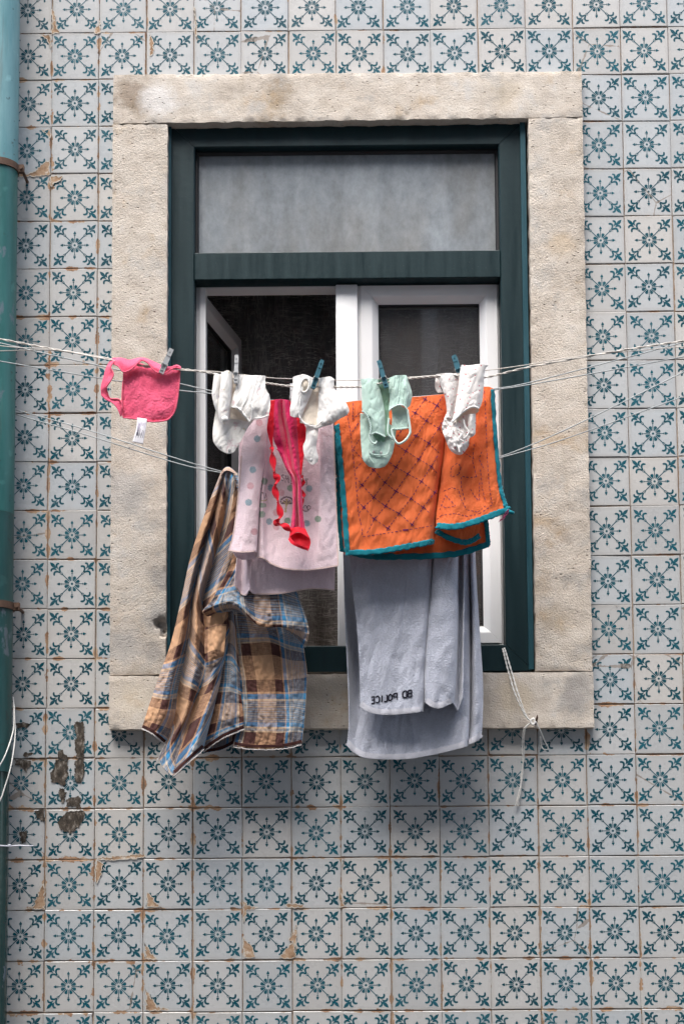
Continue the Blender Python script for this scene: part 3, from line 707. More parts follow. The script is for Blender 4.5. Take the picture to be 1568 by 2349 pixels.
FONT = {'B': [[(0,0),(0,1)],[(0,1),(.45,1),(.55,.88),(.55,.66),(.45,.54),(0,.54)],[(.45,.54),(.6,.42),(.6,.13),(.48,0),(0,0)]],
 'D': [[(0,0),(0,1)],[(0,1),(.35,1),(.6,.75),(.6,.25),(.35,0),(0,0)]], 'P': [[(0,0),(0,1)],[(0,1),(.45,1),(.58,.86),(.58,.62),(.45,.48),(0,.48)]],
 'O': [[(.3,0),(.05,.2),(.0,.5),(.05,.8),(.3,1),(.55,.8),(.6,.5),(.55,.2),(.3,0)]], 'L': [[(0,1),(0,0),(.5,0)]], 'I': [[(.0,0),(.0,1)]],
 'C': [[(.58,.8),(.4,1),(.2,1),(.02,.75),(0,.5),(.02,.25),(.2,0),(.4,0),(.58,.2)]], 'E': [[(.5,1),(0,1),(0,0),(.5,0)],[(0,.52),(.42,.52)]],
 'S': [[(.5,.88),(.3,1),(.08,.9),(.05,.72),(.25,.55),(.45,.42),(.5,.2),(.3,0),(.0,.1)]], 'M': [[(0,0),(.05,1),(.3,.35),(.55,1),(.6,0)]], 'Y': [[(0,1),(.25,.5),(.5,1)],[(.25,.5),(.18,0)]]}
ADV = {'I': .22, ' ': .5}
tx = MB(); s_ = 15.0; xx = 0.0
for ch in 'BD POLICE':
    for st in FONT.get(ch, []):
        P = []
        for a, b in zip(st, st[1:]):
            P += [(a[0]+(b[0]-a[0])*k/4, a[1]+(b[1]-a[1])*k/4) for k in range(4)]
        P.append(st[-1])
        pix = []
        for a, b in P:
            t = xx + a*s_*.98; px = 943.5 - t; py = 1587 + t*.155 + 11 - b*s_
            if t > 25: py += 2.0 - .0
            pix.append((px, py))
        ribbon(tx, pix, 3.3, tf.look, .0026)
    xx += s_*(ADV.get(ch, .62) + .17) * .98
cloth_obj('lettering', tx, M['thread_dark'], towel, 0)

# ---- pink dotted blanket
M['blanket'] = cloth_mat('pale_pink_fleece', lambda g: g.mix(g.noise(g.obj(), 14, 3), (.73, .57, .625), (.80, .655, .695)), .08, 230, 1.0, .0018, .5, .22, .10, True)
M['blanket_edge'] = cloth_mat('pink_overlock', (.70, .53, .50), .1, 500, .9, .001, .2, .4, .05)
BW = [(.035, .008, 4, 7, 0), (.1, .05, 1.6, 3, 0), (.6, .6, .5, 2, 0)]
PB, PG, PP, PI, PY = (.12,.28,.34), (.12,.28,.17), (.62,.31,.35), (.06,.02,.04), (.42,.32,.08)
DOTS = [(x, y, 7.2, 7.6, PB) for x, y in ((590,1007),(580,1078),(570.5,1153),(709,1121),(621,1119),(617,1197),(703.5,1201))]
DOTS += [(x, y, 7.2, 7.5, PG) for x, y in ((600,1180),(666,1120),(659,1195),(729,1191),(606,1104))] + [(602, 1159, 8, 5.5, PG)]
DOTS += [(x, y, 7.4, 7.8, PP) for x, y in ((574.5,1115),(645,1131),(634,1209),(595,970),(634,1176),(640,1000),(583,1220))]
STR = []
def stroke(P, w, c, n=0): STR.append((smooth_path(P, n) if n else P, w, c))
stroke([(655,1174),(656.5,1160),(658,1146)], 3.6, PY, 8); stroke([(657,1160),(650,1150)], 2.2, PY, 6); stroke([(657,1160),(665,1151)], 2.2, PY, 6)
stroke([(694,1167),(700,1160),(704,1164),(708,1170),(712,1164),(708,1160),(704,1165),(706,1169)], 1.6, PI, 40); stroke([(694,1171),(702,1173),(709,1170)], 1.6, PI, 14)
stroke([(599,1146),(602,1130),(606,1143),(609,1133),(611,1146)], 1.5, PI, 30); stroke([(597,1122),(602,1112),(600,1104)], 1.5, PI, 12); stroke([(600,1149),(610,1148)], 2.4, PY, 8)
for wd, x0, y0, k_ in (('SMILE', 646, 1103, .33), ('BOY', 683, 1114, -.12)):
    xx = 0
    for ch in wd:
        for st in FONT[ch]:
            P = []
            for a, b in zip(st, st[1:]): P += [(a[0]+(b[0]-a[0])*k/6, a[1]+(b[1]-a[1])*k/6) for k in range(6)]
            P.append(st[-1]); stroke([(x0+xx+a*10.5, y0+xx*k_-b*14) for a, b in P], 1.6, PI)
        xx += 14*(.3 if ch == 'I' else .62)
SB = {}
for P, w, c in STR:
    for x, y in P:
        for a in (-1, 0, 1):
            for b in (-1, 0, 1): SB.setdefault((int(x//4)+a, int(y//4)+b), []).append((x, y, w, c))
def blanket_paint(x, y, u, v):
    res = None
    jx, jy = 1.2*noise.noise(Vector((x*.3, y*.3, 1))), 1.2*noise.noise(Vector((x*.3, y*.3, 8)))
    for cx, cy, rx, ry, c in DOTS:
        d = math.hypot((x+jx-cx)/rx, (y+jy-cy)/ry)
        if d < 1.1: res = (*c, .84*min(1, (1.1-d)*6)*(.88+.25*noise.noise(Vector((x*.4, y*.4, 3)))))
    d = math.hypot((x-657.5)/14, (y-1150)/10.8)
    if d < 1.05 and y < 1157: 
        res = (*PI, .85)
        for k in range(9):
            a = math.pi*(.02 + .96*k/8)
            if math.hypot(x-657.5+10.8*math.cos(a), y-1152+8.2*math.sin(a)) < 1.9: res = None
        for dx, dy in ((-4, -4), (4, -4), (0, -6)):
            if math.hypot(x-657.5-dx, y-1152-dy) < 1.5: res = None
    for X, Y, w, c in SB.get((int(x//4), int(y//4)), ()):
        d = math.hypot(x-X, y-Y)
        if d < w*.62: res = (*c, .8)
    return res
mb = MB()
bf = sheet(mb, [
 [(575,921,0),(592,921,-.8),(610,920,-.4),(613,920,1),(616,920,.3),(622,919,1.8),(670,920,2),(728,922,1.4),(733,922,-.5),(762,923,0)],
 [(563,985,0),(588,985,-1.2),(610,983,-.6),(613,985,1.4),(616,985,.3),(622,985,2.6),(670,985,2.8),(730,985,1.8),(735,985,-.7),(763,985,0)],
 [(553,1045,0),(580,1045,-1.5),(605,1045,-.8),(607,1045,1.6),(609,1045,.3),(615,1045,3),(668,1045,3.2),(731,1045,2),(736,1045,-.8),(765,1045,0)],
 [(545,1146,0),(570,1146,-1.8),(593,1146,-.8),(595,1146,1.8),(602,1146,.2),(613,1146,3),(668,1146,3.2),(729,1146,2),(735,1146,-.8),(769,1146,0)],
 [(534,1227,0),(560,1227,-2),(588,1227,-.8),(590,1227,2),(601,1227,.2),(616,1227,2.6),(672,1227,2.6),(728,1227,1.6),(735,1227,-.8),(774,1227,0)],
 [(524,1263,0),(554,1268,-2.2),(585,1265,-1),(587,1278,2),(601,1280,.2),(620,1294,1.2),(655,1306,1.0),(705,1309,.8),(738,1305,-.6),(775,1299,0)]], YM-.012, 330, 390, BW, (0, 1, 0, 1), 0, blanket_paint)
bc = sheet(mb, [[(532,1262,.6),(552,1264,1.2),(582,1262,.4)],[(540,1276,.4),(556,1280,.9),(585,1277,.6)],[(548,1281,.6),(562,1284,.9),(587,1281,.6)]], YM-.008, 40, 20, BW)
bb = sheet(mb, [[(550,930,0),(560,930,.6),(568,930,-.4),(578,930,.6),(592,930,0),(650,930,0),(715,930,.2),(764,930,0)],
 [(547,1150,0),(557,1150,.8),(566,1150,-.6),(578,1150,.8),(592,1150,.3),(650,1150,.2),(718,1150,.3),(766,1150,-.2)],
 [(545,1255,0),(556,1255,1),(566,1255,-.8),(577,1255,.9),(591,1255,.5),(650,1255,.3),(720,1255,.4),(768,1255,-.4)],
 [(537,1342,0),(552,1362,1.1),(564,1366,-.6),(572,1355,-1.4),(586,1363,.7),(642,1362,.3),(712,1351,.5),(767,1354,-.6)]], YM+.036, 200, 160, BW)
blanket = cloth_obj('fleece_blanket', mb, M['blanket'], None, .003)
tag(blanket, 'pale pink fleece blanket with faded dots and small drawings on the middle line', 'blanket')
e = MB()
for look, path in ((bf.look, [(525,1262),(554,1266),(583,1264)]), (bf.look, [(590,1279),(602,1279),(621,1292),(655,1304),(705,1307),(738,1303),(774,1297)]), (bf.look, [(554,1045),(546,1146),(535,1227),(525,1262)]), (bf.look, [(764,985),(768,1105),(773,1227),(775,1297)]), (bb.look, [(538,1342),(553,1361),(565,1364)]), (bb.look, [(587,1362),(642,1361),(712,1350),(766,1353)])):
    ribbon(e, path, 3.0, look, .0019, 0, 60)
cloth_obj('overlock_edge', e, M['blanket_edge'], blanket, 0)
# ---- orange cloth with teal binding
def orange(g):
    uv = g.uv(); o = g.obj(); sx = g.n('SeparateXYZ', {0: uv})
    c = g.mix(g.noise(o, 20, 4), (.75, .145, .042), (.82, .205, .07))
    slub = g.noise(g.map(o, (18, 1, 2)), 26, 4, .7)
    return g.mix(g.rng(slub, .4, .7, 0, .22), c, (.68, .10, .012))
M['orange'] = cloth_mat('orange_cotton', orange, .06, 700, .85, .0003, .12, .12, .16)
M['binding'] = cloth_mat('teal_binding', lambda g: g.mix(g.noise(g.obj(), 60, 4), (.004, .15, .20), (.012, .24, .30)), .15, 600, .85, .0005, .12, .25, .08)
M['purple'] = cloth_mat('purple_thread', (.075, .006, .085), .15, 600, .8, .0002, .1, .2, 0)
OW = [(.03, .03, 4, 1, .2), (.07, .03, 2.4, 5, .6), (.09, .02, 1.0, -7, .12), (.12, .1, .3, -13, .5), (.3, .3, .6, 3, 0)]
T = lambda L: [(760.3 + x*.28348, 877.3 + y*.28348) for x, y in L]
mb = MB()
ol = sheet(mb, [[(793,923,.6),(815,920,-.2),(860,917,0),(945,911,-.2),(1001,906,0),(1019,904,.8)],
 [(778,950,.4),(806,950,-.4),(855,950,-.2),(942,948,-.6),(1000,945,-.5),(1019,943,1)],
 [(767,975,.3),(795,975,-.5),(850,975,-.4),(938,970,-.8),(998,966,-.8),(1018,964,1.2)],
 [(774,1047,.3),(798,1047,-.6),(852,1045,-.4),(935,1042,-1),(994,1036,-1.2),(1015,1035,1.4)],
 [(783,1161,.2),(805,1161,-.6),(858,1160,-.3),(930,1156,-1),(982,1146,-1.5),(1001,1137,1.2)],
 [(790,1273,0),(810,1274,-.6),(860,1272,-.5),(925,1261,-1),(974,1251,-1.3),(992,1247,.6)]], YM-.012, 220, 260, OW)
orr = sheet(mb, [[(1019,902,2),(1046,897,-.6),(1080,892,.6),(1116,887,-1.4),(1131,892,0)],
 [(1021,1000,2.2),(1050,1000,-.8),(1085,1000,1),(1118,998,-1.8),(1138,996,-.5)],
 [(1009,1115,2.2),(1045,1112,-1.4),(1086,1108,.9),(1122,1102,-1.9),(1149,1104,0)],
 [(1001,1170,1),(1044,1168,-2.0),(1088,1160,-.6),(1126,1145,-1.9),(1156,1138,-.4)],
 [(1000,1211,-.8),(1044,1213,-2.4),(1088,1202,-1.6),(1128,1187,-1.8),(1167,1173,-.8)]], YM-.014, 170, 260, OW)
oc = sheet(mb, [[(1002,1208,0),(1045,1209,-1.2),(1085,1202,-.4),(1104,1190,.6)],[(1000,1225,.4),(1032,1242,-.2),(1072,1252,.4),(1101,1236,1)]], YM-.006, 90, 40, OW)
ob = sheet(mb, [[(785,930,0),(880,925,0),(1000,915,.4),(1065,905,0),(1115,900,0)],[(772,1047,0),(880,1047,.4),(1000,1047,.8),(1060,1047,0),(1118,1047,.2)],[(773,1160,0),(880,1160,.6),(1000,1160,.8),(1060,1180,.2),(1116,1180,.2)],[(779,1262,0),(840,1281,.6),(920,1283,.4),(1040,1277,.6),(1123,1253,.2)]], YM+.018, 150, 160, OW)
orange_o = cloth_obj('orange_cloth', mb, M['orange'], None, .0014)
tag(orange_o, 'bright orange cotton cloth with teal binding and purple running stitches on middle line', 'cloth')
bn = MB(); BN = .0018
def wavy(P, n, a=.7, s=1):
    P = smooth_path(P, n); return [(x + a*noise.noise(Vector((i*.35, s, 0))), y + a*noise.noise(Vector((i*.35, s, 5)))) for i, (x, y) in enumerate(P)]
for k, (look, P, w) in enumerate(((ol.look, [(772,974),(779,1047),(789,1161),(796,1266)], 12), (ol.look, [(791,1268),(860,1266),(925,1255),(974,1246),(991,1242)], 13), (orr.look, [(1129,893),(1135,996),(1145,1104),(1152,1138),(1162,1168)], 9),
        (orr.look, [(1001,1206),(1044,1208),(1088,1197),(1128,1182),(1165,1168)], 14), (oc.look, [(1001,1219),(1032,1235),(1070,1244),(1099,1229)], 12), (ob.look, [(772,1000),(776,1100),(777,1180),(783,1258)], 9),
        (ob.look, [(782,1258),(840,1275),(920,1277),(1040,1271),(1120,1248)], 14), (ob.look, [(1112,1180),(1117,1225),(1119,1250)], 10))):
    ribbon(bn, wavy(P, 90, 2.2, k), [w*(1 + .28*noise.noise(Vector((i*.22, k*3, 1)))) for i in range(90)], lambda x, y, L=look, K=k: L(x, y) - .0012*(1 + noise.noise(Vector((x*.16, y*.16, K)))), .0013, 0, None, 4)
tassel = [at(1163,1172,YM-.022), at(1170,1175,YM-.026), at(1178,1177,YM-.028)]
bn.tube(tassel, [.006, .005, .0035], 8)
cloth_obj('binding', bn, M['binding'], orange_o, .0008)
stt = MB()
A = [[(280,1230),(345,1105),(435,1000),(520,880),(615,740),(705,620),(785,490),(865,370),(900,310)],[(455,1180),(545,1060),(640,940),(725,800),(805,680),(865,575)],[(650,1150),(740,1010),(835,890)],
 [(260,1010),(340,930),(430,810),(520,685),(600,555),(685,430),(765,310),(850,185),(900,110)],[(205,880),(245,830),(340,710),(440,580),(530,440),(600,330),(675,245),(755,135)],[(190,705),(250,640)],[(160,410),(230,310)],[(165,300),(225,250)],[(220,1060),(260,1010)],
 [(755,135),(850,185),(905,240)],[(640,230),(675,245),(765,310),(865,370),(888,410)],[(650,425),(685,430),(785,490),(865,570)],[(530,510),(600,555),(705,620),(805,680),(855,740)],[(465,645),(520,685),(615,740),(725,800),(830,890)],[(170,540),(250,620),(340,710),(430,810),(520,880),(640,940),(740,1010),(795,1060)],
 [(190,760),(245,830),(340,930),(435,1000),(545,1060),(650,1150)],[(210,960),(260,1010),(345,1105),(455,1180)],[(170,540),(230,450)],
 [(125,250),(150,400),(175,600),(190,760),(205,900),(215,1050),(240,1170),(250,1250),(440,1220),(600,1195),(810,1160)],[(175,155),(170,300)]]
for i, L in enumerate(A): dashes(stt, T(L), ol.look, seed=i)
for x, y in ((755,135),(850,185),(675,245),(765,310),(865,370),(685,430),(785,490),(600,555),(705,620),(805,680),(520,685),(615,740),(725,800),(835,890),(340,710),(430,810),(520,880),(640,940),(740,1010),(245,830),(340,930),(435,1000),(545,1060),(650,1150),(260,1010),(345,1105),(455,1180)):
    a, b = T([(x, y)])[0]; rr = random.Random(x); q = rr.uniform(3.5, 5.5)
    ribbon(stt, [(a-q*.6, b+q), (a+q*.6, b-q)], 1.8, ol.look, .0019); ribbon(stt, [(a-q, b-q*.6), (a+q, b+q*.6)], 1.8, ol.look, .0021)
ribbon(stt, T([(575,1194),(620,1192)]), 3, ol.look, .0019)
Bq = [[(1235,60),(1245,300),(1255,600),(1275,850),(1298,995)],[(1298,990),(1200,1060),(1100,1085),(1000,1060),(890,1075),(850,1110)],[(870,1040),(920,910),(1000,1000),(920,1015),(880,990)],[(905,880),(975,850),(1025,870),(1050,960),(1090,1030),(1180,1050),(1240,1000)],
 [(960,770),(965,690),(1020,650),(1045,690),(1030,740),(965,770)],[(1060,560),(1150,620)],[(1045,760),(1120,770),(1190,760)],[(1120,860),(1160,930),(1190,960),(1195,800)],[(1150,490),(1140,640),(1170,760)],[(1215,560),(1190,620),(1225,690)],[(1045,760),(1050,860),(1075,960)],[(1200,700),(1215,850),(1240,960)]]
for i, L in enumerate(Bq): dashes(stt, T(L), orr.look, seed=40+i)
cloth_obj('stitching', stt, M['purple'], orange_o, 0)
th = MB(); 
for k in range(4):
    rr = random.Random(k); th.tube([at(p[0], p[1], YM-.03) for p in smooth_path([(1166,1168),(1160+rr.uniform(-4,4),1178),(1152+rr.uniform(-3,6),1186+rr.uniform(-4,5)),(1146+rr.uniform(-4,5),1194+rr.uniform(-6,6))], 12)], .0006, 4)
th.obj('loose_thread', cloth_mat('magenta_thread', (.30, .01, .10), .1), orange_o)

# ---- red and magenta lace garment
M['red'] = cloth_mat('red_elastic', (.80, .008, .030), .06, 700, .6, .0005, .2, .12, .12)
def lace(g):
    o = g.obj(); n = g.noise(o, 25, 3); v = g.n('TexVoronoi', {'Vector': o, 'Scale': 190}).outputs[0]
    c = g.mix(n, (.60, .006, .075), (.76, .02, .155))
    hole = g.m('MULTIPLY', g.m('LESS_THAN', v, .22), g.rng(g.noise(o, 32, 2), .5, .56))
    return g.mix(g.m('MULTIPLY', hole, .75), c, (.10, .002, .02))
M['lace'] = cloth_mat('magenta_lace', lace, .10, 600, .6, .0006, .3, .15, .15)
YR = YM - .05
mb = MB()
RW = [(.1, .03, 2.5, 2, 0), (.25, .12, 1.2, 7, .4)]
rl = sheet(mb, deep([[(626,918,0),(636,916,-.5),(646,916,.3),(656,917,-.6),(668,920,0)],[(624,960),(636,960,-.8),(648,960,.8),(660,960,-.8),(682,958,.3)],[(627,1005),(642,1005,-.6),(657,1005,.9),(668,1005,-.6),(685,1005,.5)],
 [(635,1026),(648,1033),(662,1040,.8),(674,1040,-.5),(687,1040,.4)],[(654,1070),(660,1072,-.5),(668,1075,.6),(678,1076,-.6),(690,1076,.4)],[(668,1099),(674,1102,-.6),(680,1105,.4),(685,1105,-.5),(691,1105,0)],
 [(671,1146),(676,1148,-.6),(681,1150,.4),(686,1150,-.6),(693,1146,0)],[(670,1180),(676,1180,-.6),(682,1180,.6),(688,1180,-.6),(695,1180,0)],[(666,1216),(674,1217,-.6),(683,1218,.5),(692,1217,-.6),(700,1216,0)]], 1.8), YR, 60, 200, RW, mi=1)
sheet(mb, [[(620,918),(632,918)],[(616,955,-.3),(631,955)],[(612,982,-.4),(628,982)],[(616,1003,-.3),(626,1003)],[(622,1024),(626,1024)]], YR-.006, 16, 60, RW)
sheet(mb, [[(660,917,-.2),(668,919,-.2)],[(671,945,-.2),(684,952,-.2)]] if False else [[(655,917,-.4),(668,920,-.2)],[(666,945,-.2),(680,952,0)]], YR-.004, 12, 20, RW)
sheet(mb, [[(680,955),(690,962)],[(682,985,-.3),(702,984)],[(684,1023,-.4),(700,1023)],[(687,1056,-.3),(695,1058)],[(688,1088),(691,1090)]], YR-.006, 16, 60, RW)
sheet(mb, [[(633,1030),(640,1036)],[(646,1036,-.2),(651,1050)],[(654,1070,-.3),(659,1080)],[(668,1097),(673,1104)]], YR-.003, 10, 40, RW, mi=1)
# twisted ribbon
P = smooth_path([(623,1024),(625,1050),(629,1084),(636,1099),(630,1119),(636,1146),(643,1182),(634,1200),(652,1206),(667,1218)], 150)
vs = []
for i, (x, y) in enumerate(P):
    a, b = P[max(i-1, 0)], P[min(i+1, 149)]; dx, dy = b[0]-a[0], b[1]-a[1]; L = math.hypot(dx, dy) or 1
    tw = i*.135 + .5*math.sin(i*.06); w = 7.8*(min(1, i/8+.3)); c, s = math.cos(tw), math.sin(tw)
    if abs(c) < .34: c = .34*(1 if c >= 0 else -1)
    for q in (-1, 1): vs.append(at(x - dy/L*w*c*q, y + dx/L*w*c*q, YR - .012 + .008*s*q))
mb.add(vs, [(2*i, 2*i+1, 2*i+3, 2*i+2) for i in range(149)], None, 0)
P = smooth_path([(690,1090),(696,1104),(690,1120),(697,1138),(692,1150),(693,1170)], 60); vs = []
for i, (x, y) in enumerate(P):
    c, s = math.cos(i*.2), math.sin(i*.2)
    for q in (-1, 1): vs.append(at(x + 5*c*q, y, YR + .006 + .006*s*q))
mb.add(vs, [(2*i, 2*i+1, 2*i+3, 2*i+2) for i in range(59)], None, 0)
# flared cup at the bottom: band, hollow inside, front lip
sheet(mb, [[(665,1213,0),(682,1209,-1),(700,1213,0)],[(664,1232,0),(684,1221,-1.3),(711,1236,0)]], YR-.010, 30, 20, RW)
sheet(mb, [[(664,1229,.2),(686,1222,1.2),(711,1236,.2)],[(663,1236,.2),(686,1234,2.2),(712,1246,.2)],[(664,1240,.2),(686,1250,1.0),(708,1261,.2)]], YR-.008, 30, 24, RW, mi=0)
sheet(mb, [[(666,1231,0),(671,1240,-.8),(686,1250,-1.6),(706,1257,-.4)],[(661,1237,0),(668,1247,-.6),(685,1256,-1.2),(707,1264,-.2)]], YR-.010, 30, 12, RW)
rg = cloth_obj('lace_garment', mb, [M['red'], M['lace']], None, .0010)
tag(rg, 'red and magenta lace underwear with twisted straps hanging in front of the pink blanket', 'underwear')

# ---- small clothes on the front line
def white_print(g):
    o = g.obj(); n = g.noise(o, 34, 3, .6); n2 = g.noise(g.map(o, loc=(4, 2, 1)), 40, 3, .6)
    c = (.90, .885, .855)
    c = g.mix(g.rng(n, .62, .70, 0, .55), c, (.60, .33, .38)); c = g.mix(g.rng(n2, .65, .72, 0, .45), c, (.42, .38, .52))
    return g.mix(g.rng(g.noise(g.map(o, loc=(9, 2, 4)), 60, 2), .72, .76, 0, .6), c, (.62, .5, .12))
M['white_print'] = cloth_mat('white_jersey_print', white_print, .02, 900, .9, .0003, .2, .06, .2)
M['white'] = cloth_mat('white_jersey', (.91, .90, .88), .02, 900, .9, .0003, .2, .06, .2)
M['white_shade'] = cloth_mat('white_jersey_warm_shade', (.82, .74, .63), .03, 900, .9, .0003, .2, .06, .2)  # insides of white garments: warm shade painted into the colour
def mint(g):
    o = g.obj(); w = g.noise(g.map(o, (1, 1, .25)), 60, 3)
    return g.mix(w, (.50, .70, .62), (.60, .77, .70))
M['mint'] = cloth_mat('mint_rib', mint, .03, 800, .9, .0005, .25, .1, .2)
M['mint_trim'] = cloth_mat('mint_trim', (.63, .79, .73), .05, 500, .9, .0008, .2, .2, .1)
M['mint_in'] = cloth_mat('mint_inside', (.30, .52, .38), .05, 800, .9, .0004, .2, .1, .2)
def dotted(g):
    o = g.obj(); v = g.n('TexVoronoi', {'Vector': g.map(o, (1, 1, 1), rot=(math.pi/2, 0, .4)), 'Scale': 46, 'Randomness': .7}, feature='F1', voronoi_dimensions='2D')
    dot = g.m('LESS_THAN', v.outputs[0], .085)
    return g.mix(g.m('MULTIPLY', dot, .85), (.91, .885, .86), (.72, .13, .17))
M['dotted'] = cloth_mat('white_dotted_jersey', dotted, .02, 900, .9, .0003, .2, .06, .2)
M['snap'] = simple('steel_snap', (.42, .42, .42), .3, .1, 100, 0, Metallic=.9)
M['terry'] = cloth_mat('pink_terry', lambda g: g.mix(g.noise(g.obj(), 30, 4), (.86, .085, .19), (.93, .16, .28)), .10, 420, 1.0, .0014, .5, .28, .12)
M['terry_trim'] = cloth_mat('pink_trim', (.86, .135, .23), .06, 600, .9, .0006, .35, .15, .12)
M['label'] = simple('white_satin_label', (.82, .80, .84), .45, .02)
M['label_ink'] = simple('label_ink', (.30, .27, .36), .6, .1)
CW = [(.05, .03, 3.2, 2, .3), (.09, .045, .8, -6, .4), (.16, .09, .25, -11, -.5), (.3, .2, .3, 3, 0)]
def snap(x, y, Y, parent, r=3.6):
    m_ = MB(); c = at(x, y, Y); k = r*(c.y-CAM.y)/F_PX; n = 16
    prof = [(1.0, .0006), (1.0, -.0008), (.75, -.0014), (.55, -.0006), (.42, -.0006), (.36, -.0016), (.0001, -.0018)]
    for q, h in prof:
        pass
    vs = [(c.x+k*q*math.cos(2*math.pi*i/n), c.y+h, c.z+k*q*math.sin(2*math.pi*i/n)) for q, h in prof for i in range(n)]
    m_.add(vs, [(j*n+i, j*n+(i+1) % n, (j+1)*n+(i+1) % n, (j+1)*n+i) for j in range(len(prof)-1) for i in range(n)])
    return m_.obj('snap_button', M['snap'], parent)
# pink bib
mb = MB(); q = .1492
BB = lambda L: [[(222.2+p[0]*q, 783.7+p[1]*q, p[2] if len(p) > 2 else 0) for p in r] for r in L]
body = sheet(mb, BB([[(408,440,1),(620,330,1),(840,400,1),(1080,440,.8),(1284,405,.4)],[(400,600,.2),(620,600,-.3),(850,600,-.2),(1080,600,-.2),(1272,600,.2)],[(388,780,0),(620,780,-.5),(850,790,-.4),(1070,790,-.5),(1256,780,0)],[(386,900,0),(620,920,-.3),(850,930,-.6),(1060,930,-.4),(1238,920,0)],[(390,1060,.1),(620,1080,-.2),(850,1090,-.6),(1040,1080,-.5),(1208,1050,.1)],[(402,1172,.3),(610,1195,.1),(840,1238,0),(1040,1222,.1),(1150,1150,.3)]]), YF+.004, 120, 120, [(.06,.04,2.5,3,.4),(.2,.2,.8,5,0)])
rim = sheet(mb, BB([[(236,268,.8),(330,250,.3),(420,262,.4),(500,285,.4),(600,262,.2),(680,250,.1),(760,262,.2),(830,290,.2),(920,330,.2),(1000,368,.2),(1080,385,.2),(1150,385,.2),(1230,362,.3),(1288,385,.5)],
 [(250,320,.2),(335,300,-.7),(425,360,-1.0),(500,380,-.9),(590,340,-.9),(680,275,-.8),(765,300,-.8),(835,360,-.9),(925,410,-1),(1000,430,-1),(1080,425,-.9),(1150,400,-.8),(1230,375,-.4),(1290,410,.2)],
 [(262,345,.2),(330,375,-.8),(405,462,-1.0),(490,445,-.9),(570,390,-.8),(700,288,-.6),(780,325,-.7),(840,400,-.8),(905,460,-.9),(990,488,-.9),(1080,470,-.8),(1140,425,-.6),(1220,400,-.3),(1292,420,.2)]]), YF-.004, 200, 40, [(.1,.05,1.2,3,0)])
strap = sheet(mb, BB([[(330,250,.2),(325,360,-.3)],[(235,265,.2),(262,315,-.5)],[(150,400,0),(212,392,-.8)],[(105,550,-.2),(258,500,-1.0)],[(70,680,-.3),(205,610,-1.0)],[(64,760,-.3),(152,700,-.6)],[(75,830,-.3),(165,790,.2)],[(150,895,-.3),(208,876,.5)],[(235,940,-.2),(330,880,.2)],[(300,1010,-.2),(384,935,0)],[(345,1100,0),(392,1040,.2)],[(362,1155,.3),(385,1140,.4)]]), YF-.002, 24, 160, [(.1,.1,1,3,0)])
bib = cloth_obj('bib', mb, M['terry'], None, .0032)
tag(bib, 'bright pink terry bib with wavy neck loop and white care label, leftmost on the line', 'bib')
e = MB()
for look, P in ((rim.look, [(262,345),(330,375),(405,462),(490,445),(570,390),(640,325),(700,288),(780,325),(840,400),(905,460),(990,488),(1080,470),(1140,425),(1220,400),(1288,420)]), (body.look, [(1275,440),(1268,600),(1252,780),(1232,920),(1200,1060),(1130,1165),(1040,1215),(840,1230),(610,1190),(404,1168)]),
        (body.look, [(406,1165),(392,1060),(390,900),(392,780),(404,600)]), (strap.look, [(262,318),(214,392),(256,500),(205,612),(153,700),(166,790),(210,874),(330,884),(382,936),(390,1040)])):
    ribbon(e, [(222.2+x*q, 783.7+y*q) for x, y in P], 3.0, look, .0036, 0, 120)
cloth_obj('trim', e, M['terry_trim'], bib, .0022)
m_ = MB(); lb = sheet(m_, [[(315,958,0),(338,961,0)],[(312,985,-.2),(334,988,-.1)],[(304,1013,-.2),(328,1019,0)]], YF-.004, 8, 20, [(.1,.1,1,2,0)])
tagc = cloth_obj('care_label', m_, M['label'], bib, .0004)
m_ = MB()
for k in range(7):
    t = k/7; x = 332 - 7*t*0 - k*2.6; ribbon(m_, [(x+1.5, 969+(k % 3)), (x-4.5, 1004-(k % 2)*5)], .9 if k != 5 else 3, lb.look, .0006)
cloth_obj('label_print', m_, M['label_ink'], tagc, .0001)
# white baby bodysuit with faint print
mb = MB(); Y1 = YF
tail = sheet(mb, [[(497,930,.5),(520,930,.8),(550,930,.8),(592,945,.5)],[(491,965,.2),(520,965,.2),(550,965,.6),(580,966,.5)],[(488,990,.2),(518,990,-.4),(545,990,.4),(566,985,.4)],[(490,1014,.1),(514,1018,-.5),(535,1018,0),(552,1013,.3)],[(504,1032,.2),(515,1038,-.3),(526,1041,-.1),(537,1037,.2)]], Y1+.012, 70, 90, CW)
sheet(mb, [[(491,855,0),(503,858,-.6),(513,860,.3)],[(488,885),(497,885,-.8),(506,888,.5)],[(486,903),(495,905,-.9),(504,908,.4)],[(490,925),(497,926,-.6),(503,932,.4)],[(496,944,.3),(499,946,0),(503,948,.4)]], Y1, 36, 70, CW)
sheet(mb, [[(508,854,.2),(513,853,-.9),(521,850,-1.3),(528,852,-.9),(534,857,.2)],[(505,885,.2),(510,884,-1.4),(518,882,-2),(527,884,-1.4),(533,887,.2)],[(502,915,.2),(507,913,-1.4),(516,912,-2),(525,914,-1.4),(531,917,.2)],[(500,945,.2),(505,945,-1.3),(514,945,-1.9),(523,946,-1.3),(528,947,.2)],[(503,966,.2),(508,968,-1),(515,969,-1.4),(521,967,-1),(526,962,.2)]], Y1-.003, 44, 110, CW)
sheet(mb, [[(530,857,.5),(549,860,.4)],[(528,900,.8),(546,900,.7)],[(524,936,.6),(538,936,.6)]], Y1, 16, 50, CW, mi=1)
sheet(mb, [[(524,930,.6),(540,934,1.2),(562,955,1.0)],[(528,960,.4),(545,962,.9),(572,968,.4)]], Y1-.002, 24, 30, CW, mi=1)
